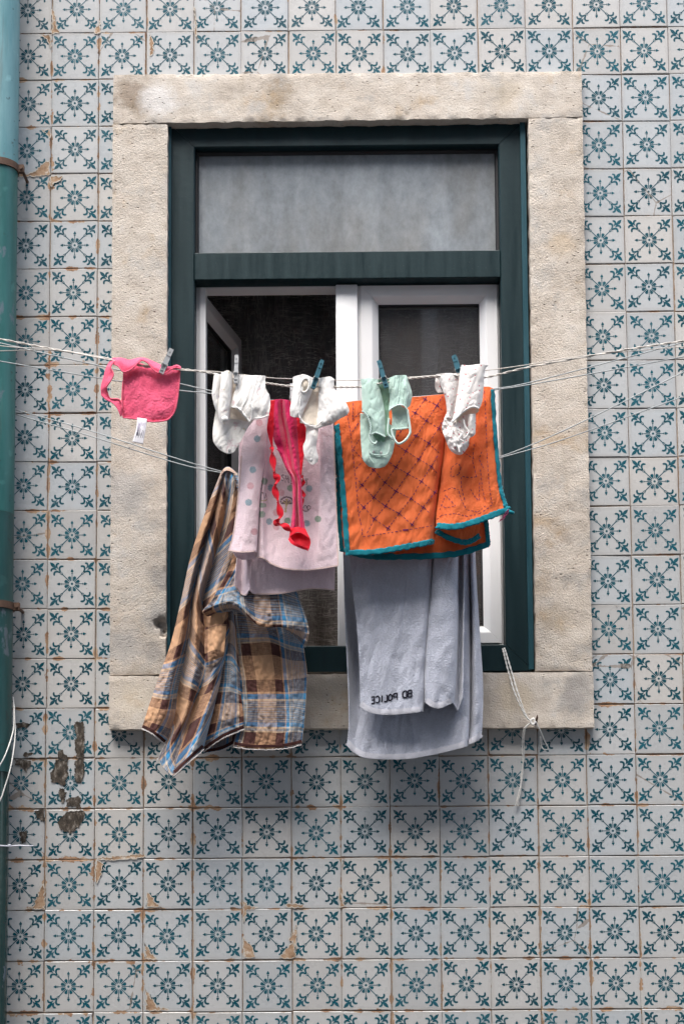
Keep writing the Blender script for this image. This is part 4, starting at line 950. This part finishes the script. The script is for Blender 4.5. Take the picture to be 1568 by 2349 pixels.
front = sheet(mb, [[(545,859,0),(570,861,-.6),(590,861,-.4),(609,862,0)],[(540,890,-.5),(565,888,-1.3),(590,888,-.9),(609,890,-.2)],[(533,915,-.5),(560,915,-1.7),(590,915,-1.4),(618,908,-.2)],[(530,931,-.3),(553,936,-1.4),(584,935,-1.8),(620,930,-.4)],[(540,936,-.3),(562,952,-1.2),(582,948,-1.4),(618,944,-.4)],[(558,953,-.2),(572,967,-.9),(583,961,-1.0),(616,954,-.2)]], Y1-.002, 100, 110, CW + [(.12, .02, 3, 12, .3)])
c = at(516, 962, Y1-.022); n = 14; rr_ = .0095
vs = [c + Vector((rr_*math.sin(math.pi*j/8)*math.cos(2*math.pi*i/n), -rr_*math.cos(math.pi*j/8)*.8, rr_*math.sin(math.pi*j/8)*math.sin(2*math.pi*i/n)*.9)) * (1+.12*noise.noise(Vector((i*.9, j*.9, 3)))) if False else c + Vector((rr_*math.sin(math.pi*j/8)*math.cos(2*math.pi*i/n)*(1+.15*noise.noise(Vector((i*.9, j*.9, 3)))), -rr_*math.cos(math.pi*j/8)*.8, rr_*math.sin(math.pi*j/8)*math.sin(2*math.pi*i/n)*.9)) for j in range(9) for i in range(n)]
mb.add(vs, [(j*n+i, j*n+(i+1) % n, (j+1)*n+(i+1) % n, (j+1)*n+i) for j in range(8) for i in range(n)], None, 0)
suit = cloth_obj('baby_bodysuit', mb, [M['white_print'], M['white_shade']], None, .0009)
tag(suit, 'white baby bodysuit with faint pastel print and two snaps, under the upright grey peg', 'baby clothes', 'baby clothes on the front line')
e = MB(); ribbon(e, [(530,933),(548,937),(562,953),(573,968)], 4, front.look, .003, 0, 40); ribbon(e, [(574,967),(577,955),(578,938),(574,925)], 2.5, front.look, .003, 0, 30); ribbon(e, [(585,960),(600,958),(617,952)], 3, front.look, .003, 0, 20)
cloth_obj('trim', e, M['white'], suit, .002)
snap(504.8, 1026, Y1+.005, suit); snap(526.6, 1033, Y1+.007, suit)
# plain white bodysuit
mb = MB()
L2 = sheet(mb, [[(672,865,0),(684,861,-.8),(698,859,-.5),(718,867,.2)],[(671,888,-.1),(683,888,-1.2),(700,904,-1.0),(716,895,0)],[(668,920,0),(682,920,-1.6),(694,926,-.6),(704,925,.2)],[(665,940,0),(674,941,-1.2),(686,944,-1.4),(694,948,.2)],[(666,954,.2),(674,957,-.6),(684,958,-.8),(690,963,.3)]], Y1, 60, 110, CW)
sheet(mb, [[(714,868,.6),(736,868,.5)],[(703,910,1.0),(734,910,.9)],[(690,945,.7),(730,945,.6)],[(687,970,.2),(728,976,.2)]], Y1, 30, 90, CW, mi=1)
R2 = sheet(mb, [[(731,868,.2),(745,865,-.5),(758,864.5,-.3),(766,870,.2)],[(731,895,.2),(748,893,-1),(760,892,-.8),(768,891,0)],[(730,920,.2),(750,918,-1.6),(770,915,-1.3),(786,913,0)],[(729,945,.2),(750,942,-1.6),(776,940,-2.0),(800,939,0)],[(726,966,.1),(748,965,-1.7),(772,960,-1.3),(795,952,0)],[(728,981,.3),(745,977,-.6),(765,970,-.6),(783,957,.1)]], Y1, 90, 110, CW + [(.1, .03, 3, 5, -.5)])
arm = MB()
t2 = sheet(mb, [[(702,968,1),(717,970,.6),(732,968,1)],[(701,1006,.4),(714,1006,-.2),(728,1006,.4)],[(695,1024,.4),(710,1024,-.4),(725,1027,.3)],[(698,1045,.4),(712,1045,-.3),(730,1049,.4)],[(706,1060,.6),(717,1066,.3),(729,1059,.7)]], Y1+.008, 40, 80, CW)
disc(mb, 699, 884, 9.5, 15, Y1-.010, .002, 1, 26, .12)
suit2 = cloth_obj('baby_bodysuit', mb, [M['white'], M['white_shade']], None, .0009)
tag(suit2, 'plain white baby bodysuit with one long tail, under the teal peg beside red lace', 'baby clothes', 'baby clothes on the front line')
e = MB()
ringtube(e, [(699+10*math.cos(a*.524+.1)-1.2*math.sin(a*.524), 884+16*math.sin(a*.524)) for a in range(13)], .0026, Y1-.013, 60)
ringtube(e, [(687,957),(693,966),(703,974),(715,979),(727,981),(740,977),(760,972)], .0026, Y1-.006, 40)
ringtube(e, [(690,910),(687,930),(686,950),(688,960)], .002, Y1-.012, 30)
ringtube(e, [(704,972),(712,977),(727,976),(735,968),(746,963)], .0018, Y1-.012, 30)
e.obj('trim', M['white'], suit2)
snap(713, 1056, Y1+.003, suit2); snap(714.7, 976, Y1-.008, suit2, 2.8)
# mint vest
mb = MB()
ml = sheet(mb, [[(826,870,0),(836,869,-.5),(848,868,-.3),(866,870,.2)],[(829,885,-.1),(840,885,-.9),(854,885,-.7),(869,886,.3)],[(830,925,-.2),(844,925,-1.2),(862,926,-1.0),(879,928,.4)],[(831,942,-.3),(848,950,-1.3),(866,952,-1.1),(882,950,.4)],[(844,962,-.3),(857,966,-1.4),(870,968,-1.2),(883,968,.4)],[(852,993,0),(860,995,-1.0),(872,997,-1.0),(883,1001,.3)]], Y1, 70, 120, CW)
mback = sheet(mb, [[(826,948,.8),(845,950,1.3),(870,955,1.2),(908,985,.8)],[(826,989,.4),(845,989,.4),(870,990,.8),(908,990,.6)],[(829,1035,.2),(845,1035,-.2),(872,1035,-.1),(901,1035,.4)],[(832,1055,.3),(848,1058,-.2),(870,1059,-.2),(890,1060,.4)],[(845,1070,.6),(856,1073,.3),(868,1074,.3),(881,1071,.6)]], Y1+.008, 60, 90, CW)
sheet(mb, [[(864,869,.6),(894,869,.6)],[(874,910,1.2),(893,910,1.2)],[(880,950,1.2),(892,950,1.2)],[(880,1000,.6),(895,1000,.8)]], Y1, 20, 80, CW, mi=1)
mr = sheet(mb, [[(891,868,0),(905,862,-.7),(918,861,-.6),(930,861,-.5),(934,868,.3)],[(891,890,0),(906,890,-1.1),(920,890,-.6),(930,890,-1.2),(943,897,.2)],[(893,915,0),(908,915,-1.3),(921,915,-1),(932,915,-1.2),(944,912,.2)],[(891,941,-.2),(904,932,-1.3),(920,929,-1.3),(932,936,-.8),(940,930,.2)]], Y1, 70, 80, CW + [(.25, .02, 3, 3, .1)])
sheet(mb, [[(897,934,.8),(916,930,1.4),(934,940,.7)],[(899,960,.4),(916,960,.5),(936,960,.4)],[(897,982,.2),(916,984,.2),(935,982,.2)]], Y1, 40, 50, CW, mi=0)
sheet(mb, [[(852,994,.6),(868,996,1.2),(884,1000,.6)],[(866,1012,.8),(874,1014,1.2),(882,1012,.8)]], Y1, 24, 20, CW, mi=1)
vest = cloth_obj('baby_vest', mb, [M['mint'], M['mint_in']], None, .001)
tag(vest, 'mint green ribbed baby vest with thin looped straps over the orange cloth', 'baby clothes', 'baby clothes on the front line')
e = MB()
def scallop(P, Y, n=60, r=.0021, a=1.0):
    Q = smooth_path(P, n); e.tube([at(x + a*math.sin(i*1.4), y + a*math.cos(i*1.4), Y + (0 if len(p_) < 3 else p_[2]*.01)) for i, (x, y, *p_) in enumerate(Q)], r, 6)
scallop([(830,943),(838,948),(846,962),(850,978),(849,996)], Y1-.012); scallop([(852,996),(860,992),(872,996),(884,1002)], Y1-.012, 36)
scallop([(891,942),(900,934),(913,929),(926,930),(934,940)], Y1-.016, 46); scallop([(897,984),(916,984),(936,981)], Y1-.003, 40)
ringtube(e, [(934,940),(937,962),(940,985),(939,996),(929,1010),(914,1018),(904,1008),(898,992),(898,984)], .0032, Y1-.006, 60)
ringtube(e, [(892,960),(889,982),(890,996),(897,1004),(908,1014)], .0030, Y1-.002, 40)
ringtube(e, [(850,990),(848,1004),(852,1014),(860,1018),(864,1012)], .0028, Y1-.008, 40)
ringtube(e, [(846,1031),(850,1040),(866,1044),(886,1042),(892,1030),(893,1018)], .0018, Y1+.002, 40)
ringtube(e, [(846,1034),(848,1050),(856,1062)], .0014, Y1+.002, 20)
e.obj('strap', M['mint_trim'], vest)
snap(856.6, 1037, Y1+.003, vest, 3.4); snap(873.5, 1039, Y1+.003, vest, 3.4)
# white dotted vest
mb = MB()
sheet(mb, [[(998,866,.8),(1010,872,1.2)],[(997,888,.8),(1009,888,.9)],[(1003,901,.8),(1016,900,.8)]], Y1+.004, 16, 24, CW)
dl = sheet(mb, [[(999,859,0),(1012,857,-.5),(1030,856,-.4),(1054,858,.4)],[(1008,878,0),(1020,878,-.7),(1034,878,-.6),(1053,880,.6)],[(1020,912,.1),(1028,912,-.8),(1037,912,-.4),(1047,915,.6)],[(1024,940,.2),(1030,940,-.7),(1036,942,0),(1041,945,.6)],[(1022,958,.3),(1028,958,-.5),(1034,960,0),(1040,962,.6)]], Y1+.002, 50, 90, CW)
dbk = sheet(mb, [[(1022,950,.3),(1040,950,1),(1065,945,1),(1090,949,.6)],[(1013,976,.2),(1038,976,-.4),(1062,976,-.2),(1089,976,.3)],[(1014,988,.2),(1038,990,-.8),(1062,992,-.4),(1089,996,.3)],[(1021,1008,.2),(1040,1010,-1),(1058,1010,-.6),(1076,1006,.2)],[(1031,1031,.3),(1044,1032,-.8),(1058,1030,-.6),(1074,1022,.2)],[(1043,1041,.6),(1050,1043,.3),(1057,1043,.3),(1064,1037,.6)]], Y1+.003, 90, 120, CW + [(.10, .05, 6, 4, .5), (.2, .1, 3, 9, -.4)])
dr = sheet(mb, [[(1058,837,0),(1075,838,-.8),(1092,836,-.9),(1104,835,-.7),(1119,838,0)],[(1054,855,0),(1072,855,-1.2),(1090,855,-1.3),(1102,855,-.8),(1111,850,.2)],[(1050,890,0),(1066,890,-1.4),(1084,890,-1.3),(1098,890,-.8),(1108,890,.3)],[(1046,915,0),(1062,915,-1.5),(1080,915,-1.4),(1095,915,-1),(1106,915,.3)],[(1041,945,0),(1055,943,-1.4),(1072,930,-1.6),(1090,925,-1.2),(1102,930,.2)],[(1036,968,.2),(1044,962,-1.0),(1062,945,-1.4),(1082,934,-1.3),(1098,938,0)]], Y1-.004, 80, 120, CW)
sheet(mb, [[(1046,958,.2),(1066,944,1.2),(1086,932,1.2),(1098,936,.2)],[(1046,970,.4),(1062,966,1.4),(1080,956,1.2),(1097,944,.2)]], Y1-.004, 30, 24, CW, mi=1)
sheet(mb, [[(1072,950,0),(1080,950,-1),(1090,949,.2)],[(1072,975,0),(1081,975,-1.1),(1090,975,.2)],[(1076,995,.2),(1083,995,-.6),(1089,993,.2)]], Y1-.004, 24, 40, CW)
dv = cloth_obj('baby_vest', mb, [M['dotted'], M['white_shade']], None, .0009)
tag(dv, 'white baby vest with small red dots and crumpled hem, rightmost on the front line', 'baby clothes', 'baby clothes on the front line')
e = MB()
ringtube(e, [(1036,968),(1044,961),(1062,944),(1082,933),(1097,936)], .003, Y1-.018, 40)
ringtube(e, [(1038,985),(1036,998),(1041,1012),(1050,1026),(1053,1038)], .0022, Y1-.008, 40); ringtube(e, [(1062,962),(1067,980),(1074,990),(1070,1000),(1063,1006)], .0024, Y1-.010, 40); ringtube(e, [(1049,985),(1056,990),(1061,992),(1056,1000),(1052,1006),(1062,1012)], .002, Y1-.012, 40)
e.obj('trim', M['white'], dv)

# ------------------------------------------------------------------ washing lines
M['rope'] = simple('white_cord', (.60, .565, .52), .9, .15, 200, .0004)
M['wire'] = simple('grey_plastic_line', (.33, .36, .37), .5, .15, 100)
def line(name, pts, r, mat, label, twist=0, n=160):
    P = [at(p[0], p[1], p[2]) for p in smooth_path(pts, n)]; m_ = MB()
    # run each free end on to the wall beyond the picture
    for k_, a, b in ((0, 0, 6), (1, -1, -7)):
        if pts[a][0] > -30 and pts[a][0] < 1600: continue
        d = (P[a] - P[b]).normalized(); e = P[a] + d*1.1; e.y = -.012
        if k_ == 0: P = [e] + P
        else: P = P + [e]
    if twist:
        for s in range(2):
            Q = []
            for i, p in enumerate(P):
                a = i*twist + s*math.pi; Q.append(p + Vector((0, math.cos(a)*r*.75, math.sin(a)*r*.75)))
            m_.tube(Q, r*.72, 6)
    else: m_.tube(P, r, 7)
    o = m_.obj(name, mat)
    return tag(o, label, 'washing line', 'washing lines across the window')
line('washing_line', [(-160,745,YF),(0,777.5,YF),(130,802,YF),(256,824,YF),(340,842,YF),(415,847,YF),(490,857,YF),(550,872,YF),(612,879,YF),(670,886,YF),(770,888,YF),(830,887,YF),(880,878,YF),(935,869,YF),(1000,863,YF),(1060,862,YF),(1111,866,YF),(1216,841.5,YF),(1417,805,YF),(1568,782,YF),(1720,760,YF)], .0022, M['rope'], 'thick twisted white cord carrying the bib and the baby clothes', .7, 420)
line('washing_line', [(-160,765,YF-.006),(0,793,YF-.006),(130,803,YF-.006),(256,826,YF-.005),(415,849,YF-.004),(490,852,YF+.004),(612,866,YF+.004),(671,869,YF+.004),(770,872,YF+.004),(830,872,YF+.004),(1000,861,YF+.004),(1111,850,YF+.002),(1213,836,YF),(1344,815.4,YF),(1568,795,YF),(1720,785,YF)], .0012, M['rope'], 'thin white cord running just above the twisted cord behind the pegs')
line('washing_line', [(-160,808,YF),(0,805,YF),(104,803,YF-.003),(180,811,YF-.003),(256,826,YF-.003),(300,834,YF-.004)], .0013, M['rope'], 'short slack white string joining the twisted cord left of the pink bib')
line('washing_line', [(-160,752,YM),(0,786.7,YM),(130,817,YM),(251,844,YM),(412,880,YM),(487,897,YM),(620,918,YM),(790,924,YM),(945,911,YM),(1020,905,YM),(1133,892,YM),(1216,877,YM),(1417,825,YM),(1568,785,YM),(1720,745,YM)], .0016, M['wire'], 'upper grey plastic line carrying the orange cloth and the pink blanket')
line('washing_line', [(-160,797,YM+.02),(0,828.4,YM+.02),(237,869,YM+.02),(282,875.4,YM+.02),(412,895.5,YM+.02),(485,903,YM+.02),(620,922,YM+.012),(790,928,YM+.012),(1020,909,YM+.012),(1133,894.5,YM+.02),(1216,882,YM+.02),(1417,846,YM+.02),(1568,818,YM+.02),(1720,790,YM+.02)], .0016, M['wire'], 'second grey plastic line just below the one carrying the orange cloth')
line('washing_line', [(-60,912,-.03),(34,939.4,-.045),(200,986,-.09),(409,1053,YB),(510,1082,YB),(540,1087,YB),(780,1092,YB),(1000,1085,YB),(1144,1048.5,YB),(1300,984,YB),(1568,853,YB),(1720,780,YB)], .0016, M['wire'], 'upper of the two lowest grey lines holding the checked cloth')
line('washing_line', [(-60,920,-.03),(34,949.8,-.045),(200,998,-.09),(409,1063.4,YB+.016),(510,1085,YB+.012),(540,1090,YB+.008),(780,1096,YB+.012),(1000,1090,YB+.014),(1144,1051,YB+.014),(1300,1005,YB+.016),(1568,908.6,YB+.016),(1720,850,YB+.016)], .0016, M['wire'], 'lowest of the grey lines, running above the grey towel')
# ------------------------------------------------------------------ pegs
M['peg_grey'] = simple('grey_plastic', (.50, .51, .52), .35, .06, 60, 0)
M['peg_teal'] = simple('teal_plastic', (.055, .165, .215), .35, .08, 60, 0)
M['peg_dark'] = simple('peg_recess', (.05, .055, .06), .6, .05, 60, 0)
M['peg_clear'] = simple('pale_plastic', (.62, .63, .65), .3, .04, 60, 0)
def peg(top, bot, mat, label, Y=YF, wpx=11.5, yaw=0.0, back=False):
    A_, B_ = at(top[0], top[1], Y), at(bot[0], bot[1], Y)
    root = empty('clothes_peg', label, 'clothes peg', 'clothes pegs on the front line')
    zax = (A_ - B_); L = zax.length; zax.normalize(); yax = Vector((0, 1, 0)); xax = yax.cross(zax).normalized(); yax = zax.cross(xax)
    mw = Matrix(((xax.x, yax.x, zax.x, B_.x), (xax.y, yax.y, zax.y, B_.y), (xax.z, yax.z, zax.z, B_.z), (0, 0, 0, 1))) @ Matrix.Rotation(yaw, 4, 'Z')
    root.matrix_world = mw
    w = wpx*(A_.y-CAM.y)/F_PX/2
    def arm(sgn):
        m_ = MB(); d0 = .0062
        def slab(x0, x1, z0, z1, y0, y1): m_.box((x0, min(sgn*y0, sgn*y1), z0), (x1, max(sgn*y0, sgn*y1), z1))
        j = L*.36; t = .0026
        # jaw: two rails, three rungs
        slab(-w, -w*.62, 0, j, .002, d0); slab(w*.62, w, 0, j, .002, d0)
        slab(-w*.62, w*.62, 0, j*.10, .002, d0); slab(-w*.62, w*.62, j*.34, j*.44, .002, d0); slab(-w*.62, w*.62, j*.88, j, .002, d0)
        slab(-w*.62, w*.62, j*.10, j*.88, .002, .0032)
        # handle: plain lower half, slotted upper half, flaring apart
        slab(-w*.95, w*.95, j, L*.70, d0-.002, d0+.0022)
        u0, u1 = L*.705, L
        slab(-w*.88, -w*.22, u0, u1, d0-.0012, d0+.0034); slab(w*.22, w*.88, u0, u1, d0-.0012, d0+.0034)
        slab(-w*.22, w*.22, u0, L*.80, d0-.0012, d0+.0034); slab(-w*.22, w*.22, L*.88, u1, d0-.0012, d0+.0034); slab(-w*.22, w*.22, L*.80, L*.88, d0-.0012, d0+.0004)
        return m_
    for s in (-1, 1):
        o = arm(s).obj('arm', mat, root, False)
    sp = MB(); z = L*.34
    for s in (-1, 1):
        sp.tube([(s*w*1.12, -.008, z+.004), (s*w*1.12, -.0105, z-.002), (s*w*1.12, 0, z-.006), (s*w*1.12, .0105, z-.002), (s*w*1.12, .008, z+.004)], .0009, 6)
    sp.tube([(-w*1.12, -.0075, z+.004), (w*1.12, -.0075, z+.004)], .0009, 6)
    sp.obj('spring', M['metal'], root)
    return root
peg((393, 802), (369, 857), M['peg_grey'], 'tilted grey plastic peg gripping the pink bib', YF-.014, 12, .25)
peg((543, 817), (541, 879), M['peg_grey'], 'upright grey plastic peg on the printed bodysuit', YF-.014, 9.5)
peg((738, 828), (717, 891), M['peg_teal'], 'teal plastic peg leaning right on the plain white bodysuit', YF-.014, 10.5, .2)
peg((869, 829), (886, 889), M['peg_teal'], 'teal plastic peg leaning left on the mint vest', YF-.014, 10.5, -.2)
peg((1041, 817), (1056, 866), M['peg_teal'], 'teal plastic peg half hidden behind the dotted vest', YF+.016, 12, -.3)
peg((685, 881), (686, 930), M['peg_clear'], 'pale plastic peg behind the plain white bodysuit above the red lace', YF+.03, 10) if False else peg((670, 882), (671, 934), M['peg_clear'], 'pale plastic peg behind the plain white bodysuit above the red lace', YM-.05, 11)

# ------------------------------------------------------------------ drainpipe, cables, ties
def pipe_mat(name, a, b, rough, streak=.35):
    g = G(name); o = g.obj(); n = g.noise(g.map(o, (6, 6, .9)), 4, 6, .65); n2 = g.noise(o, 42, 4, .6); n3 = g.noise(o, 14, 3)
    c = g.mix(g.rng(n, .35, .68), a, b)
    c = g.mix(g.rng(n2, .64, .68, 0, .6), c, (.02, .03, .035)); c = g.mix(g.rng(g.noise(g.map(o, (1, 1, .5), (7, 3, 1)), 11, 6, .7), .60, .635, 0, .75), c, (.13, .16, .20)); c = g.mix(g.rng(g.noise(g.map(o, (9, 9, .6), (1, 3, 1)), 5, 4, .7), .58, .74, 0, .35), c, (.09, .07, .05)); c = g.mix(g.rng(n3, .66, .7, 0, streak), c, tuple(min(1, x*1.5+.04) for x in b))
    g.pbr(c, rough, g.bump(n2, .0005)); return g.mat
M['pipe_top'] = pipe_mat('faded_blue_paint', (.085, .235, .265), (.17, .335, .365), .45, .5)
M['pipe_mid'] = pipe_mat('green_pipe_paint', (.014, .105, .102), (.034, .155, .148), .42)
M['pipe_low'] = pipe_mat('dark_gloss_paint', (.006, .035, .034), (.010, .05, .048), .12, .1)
M['pipe_shade'] = pipe_mat('green_pipe_paint_shaded', (.008, .055, .056), (.016, .085, .083), .38, .2)  # same green darkened in its colour, partly for weaker light lower down
pipe = empty('drainpipe', 'round teal green drainpipe with rusty clamps running down the left edge', 'drainpipe')
YP = -.085
def edge(py): return at(50 - py*.0149 + (3 if py < 375 else 0), py, YP)
PR = .052
px_ = edge(1175).x - PR
def seg(z0, z1, r, mat, nm='pipe_section'):
    m_ = MB(); n = 40; prof = [(z1, r-.003), (z1, r), (z0, r), (z0, r-.003)]
    vs = [(px_+q*math.cos(2*math.pi*i/n), YP+q*math.sin(2*math.pi*i/n), z) for z, q in prof for i in range(n)]
    m_.add(vs, [(j*n+i, j*n+(i+1) % n, (j+1)*n+(i+1) % n, (j+1)*n+i) for j in range(3) for i in range(n)])
    o = m_.obj(nm, mat, pipe); o.data.set_sharp_from_angle(angle=R(40)); return o
zb1, zb2, zs = at(20, 388, YP).z, at(20, 1392, YP).z, at(15, 1772, YP).z
seg(zb1, 6.8, PR+.0015, M['pipe_top']); seg(at(20, 1180, YP).z, zb1, PR, M['pipe_mid']); seg(zs, at(20, 1180, YP).z, PR-.0003, M['pipe_shade']); seg(.05, zs+.02, PR-.006, M['pipe_low'])  # green stretch split in two; its lower half carries the painted shade
for z in (zb1, zb2):
    m_ = MB(); n = 40
    for r, zz in ((PR+.0045, .010),):
        vs = [(px_+q*math.cos(2*math.pi*i/n), YP+q*math.sin(2*math.pi*i/n), z+h) for q, h in ((PR, zz), (r, zz), (r, -zz), (PR, -zz)) for i in range(n)]
        m_.add(vs, [(j*n+i, j*n+(i+1) % n, (j+1)*n+(i+1) % n, (j+1)*n+i) for j in range(3) for i in range(n)])
    m_.box((px_+PR-.002, YP-.006, z-.011), (px_+PR+.019, YP-.002, z+.011)); m_.box((px_+PR-.002, YP+.003, z-.011), (px_+PR+.019, YP+.007, z+.011))
    cl = m_.obj('clamp', M['rust'], pipe, False)
    m_ = MB(); m_.tube([(px_+PR+.012, YP-.011, z), (px_+PR+.012, -.0, z)], .0048, 6); m_.obj('bolt', M['rust'], cl, False)
M['cable'] = simple('white_cable', (.62, .61, .58), .5, .1, 80)
for L, lab in (([(31,1600,-.05),(33,1630,-.09),(31,1675,-.11),(16,1724,-.15),(0,1756,-.16),(-30,1800,-.16)], 'thin white cable sagging across the drainpipe, upper of the pair'), ([(31,1600,-.045),(34,1640,-.085),(35,1691,-.11),(26,1756,-.145),(10,1811,-.155),(0,1837,-.16),(-30,1890,-.16)], 'thin white cable sagging across the drainpipe, lower of the pair')):
    m_ = MB(); m_.tube([at(*p) for p in smooth_path(L, 60)], .0019, 8); tag(m_.obj('cable', M['cable']), lab, 'cable')
m_ = MB(); pts = []; zc = at(10, 1936, YP-.05).z
for k in range(26):
    a = -math.pi*1.02 + k*math.pi*1.05/25; r = PR-.0045; pts.append((px_+r*math.cos(a), YP+r*math.sin(a), zc - .004*math.sin(k/25*2)))
pts += [at(45, 1939.5, YP), at(62, 1940.5, YP-.004), at(77, 1940, YP-.006)]
m_.tube(pts, [.0022]*27 + [.0020, .0014], 6); m_.box((px_+PR-.007, YP-.006, zc-.006), (px_+PR+.001, YP+.002, zc+.002))
tag(m_.obj('cable_tie', simple('white_nylon', (.66, .67, .74), .4, .05)), 'white plastic cable tie round the glossy foot of the drainpipe', 'cable tie')

# ------------------------------------------------------------------ tied cord and nail at the sill
M['string'] = simple('white_string', (.70, .69, .66), .9, .1, 300, .0004)
m_ = MB(); YSI = YS-.012
def strand(L, r=.0022, tw=.55):
    n = max(30, int(len(L)*22)); P = [at(*p) for p in smooth_path(L, n)]
    for s in range(2): m_.tube([p + Vector((math.cos(i*tw+s*math.pi)*r*.6, math.sin(i*tw+s*math.pi)*r*.6, 0)) for i, p in enumerate(P)], r*.62, 5)
YG2 = .03
strand([(1146,1478,YG2),(1153,1492,.0),(1163,1533,-.03),(1180,1590,-.062),(1203,1640,-.066),(1219,1656,-.064)])
strand([(1151,1478,YG2),(1157,1490,.0),(1170,1533,-.032),(1187,1590,-.062),(1206,1642,-.066),(1221,1658,-.064)])
strand([(1218,1657,-.066),(1208,1664,-.064),(1200,1676,-.055),(1197,1712,-.03),(1199,1752,-.022),(1196,1790,-.018),(1189,1820,-.016),(1184,1838,-.015)])
strand([(1216,1659,-.066),(1206,1668,-.064),(1201,1690,-.05),(1201,1740,-.028),(1195,1775,-.02),(1193,1815,-.018),(1187,1836,-.016)], .0015)
strand([(1228,1656,-.066),(1238,1676,-.06),(1248,1700,-.04),(1256,1716,-.03),(1249,1720,-.03),(1241,1712,-.03),(1238,1690,-.045)], .0018)
for k in range(3): strand([(1186,1832,-.016),(1183+k*3,1842,-.016),(1180+k*4,1849,-.016)], .0011)
for k in range(5):
    a0 = k*1.1; P = []
    for i in range(16):
        a = a0 + i/15*5.2; P.append(at(1221.5+6.2*math.cos(a)*(1-.1*k), 1655+6.5*math.sin(a)*(.8+.1*k), -.066-.004*math.sin(a*.5+k)))
    m_.tube(P, .0022, 6)
tag(m_.obj('tied_cord', M['string']), 'white string knotted round a nail at the sill with loose ends hanging down', 'string')
m_ = MB(); c = at(1227, 1658, -.04)
m_.tube([c + Vector((0, .045, -.006)), c + Vector((0, -.02, 0)), c + Vector((.001, -.034, .010)), c + Vector((.001, -.036, .018))], [.0035, .0034, .003, .001], 8)
tag(m_.obj('nail', M['rust']), 'rusty bent nail in the lower edge of the stone sill', 'nail')

# ------------------------------------------------------------------ street, sky, light
m_ = MB(); m_.box((-60, -60, -.3), (60, .3, 0))
tag(m_.obj('pavement', simple('cobbled_pavement', (.10, .097, .093), .9, .3, 6, .004), None, False), kind='structure')
opp = empty('house', 'unseen pale house front across the street, added to block low sky light', 'house')  # out of view; put in to block low sky light and darken the wall downwards
M['opp'] = simple('pale_house_plaster', (.33, .325, .315), .95, .08, 3); M['opp_dark'] = simple('dark_panes', (.03, .035, .04), .15, .1)
m_ = MB(); m_.box((-14, -6.2, 0), (16, -5.15, 8.4)); m_.obj('wall', M['opp'], opp, False)
m_ = MB(); m_.box((-14.3, -6.3, 8.4), (16.3, -4.9, 8.6)); m_.obj('eaves', M['opp'], opp, False)
for fx in range(-5, 6):
    for fz in (.9, 4.2):
        x = fx*2.4 + .9; m_ = MB(); m_.box((x-.5, -5.15, fz), (x+.5, -5.11, fz+1.7)); wn_ = m_.obj('window', M['opp_dark'], opp, False)
        m_ = MB()
        for a, b in (((x-.6, fz-.1), (x-.5, fz+1.8)), ((x+.5, fz-.1), (x+.6, fz+1.8)), ((x-.5, fz+1.7), (x+.5, fz+1.8)), ((x-.5, fz-.1), (x+.5, fz))): m_.box((a[0], -5.15, a[1]), (b[0], -5.07, b[1]))
        m_.obj('frame', M['white_frame'], wn_, False)
w = bpy.data.worlds.new('World'); S.world = w; w.use_nodes = True; nt = w.node_tree; nt.nodes.clear()
sky = nt.nodes.new('ShaderNodeTexSky'); sky.sky_type = 'NISHITA'; sky.sun_disc = False
EL, AZ = R(64), R(-158)     # sun direction: high, from the street side, a little to the left
sky.sun_elevation = EL; sky.air_density = 1.0; sky.dust_density = 3.0; sky.ozone_density = 1.0
hs = nt.nodes.new('ShaderNodeHueSaturation'); hs.inputs['Saturation'].default_value = .66
bg = nt.nodes.new('ShaderNodeBackground'); bg.inputs[1].default_value = .13
out = nt.nodes.new('ShaderNodeOutputWorld')
nt.links.new(sky.outputs[0], hs.inputs['Color']); nt.links.new(hs.outputs[0], bg.inputs[0]); nt.links.new(bg.outputs[0], out.inputs[0])
sun_dir = Vector((-.34, -.80, 0)).normalized() * math.cos(EL) + Vector((0, 0, math.sin(EL)))
sky.sun_rotation = math.atan2(sun_dir.x, sun_dir.y)
ld = bpy.data.lights.new('sun', 'SUN'); ld.energy = 1.1; ld.angle = R(35); ld.color = (1.0, .96, .90)
lo = bpy.data.objects.new('sun', ld); COL.objects.link(lo); lo.rotation_euler = sun_dir.to_track_quat('Z', 'Y').to_euler()
S.view_settings.view_transform = 'Standard'; S.view_settings.look = 'None'; S.view_settings.gamma = 1.0; S.view_settings.use_curve_mapping = False
S.view_settings.exposure = 1.92
S.cycles.max_bounces = 8; S.cycles.transparent_max_bounces = 12
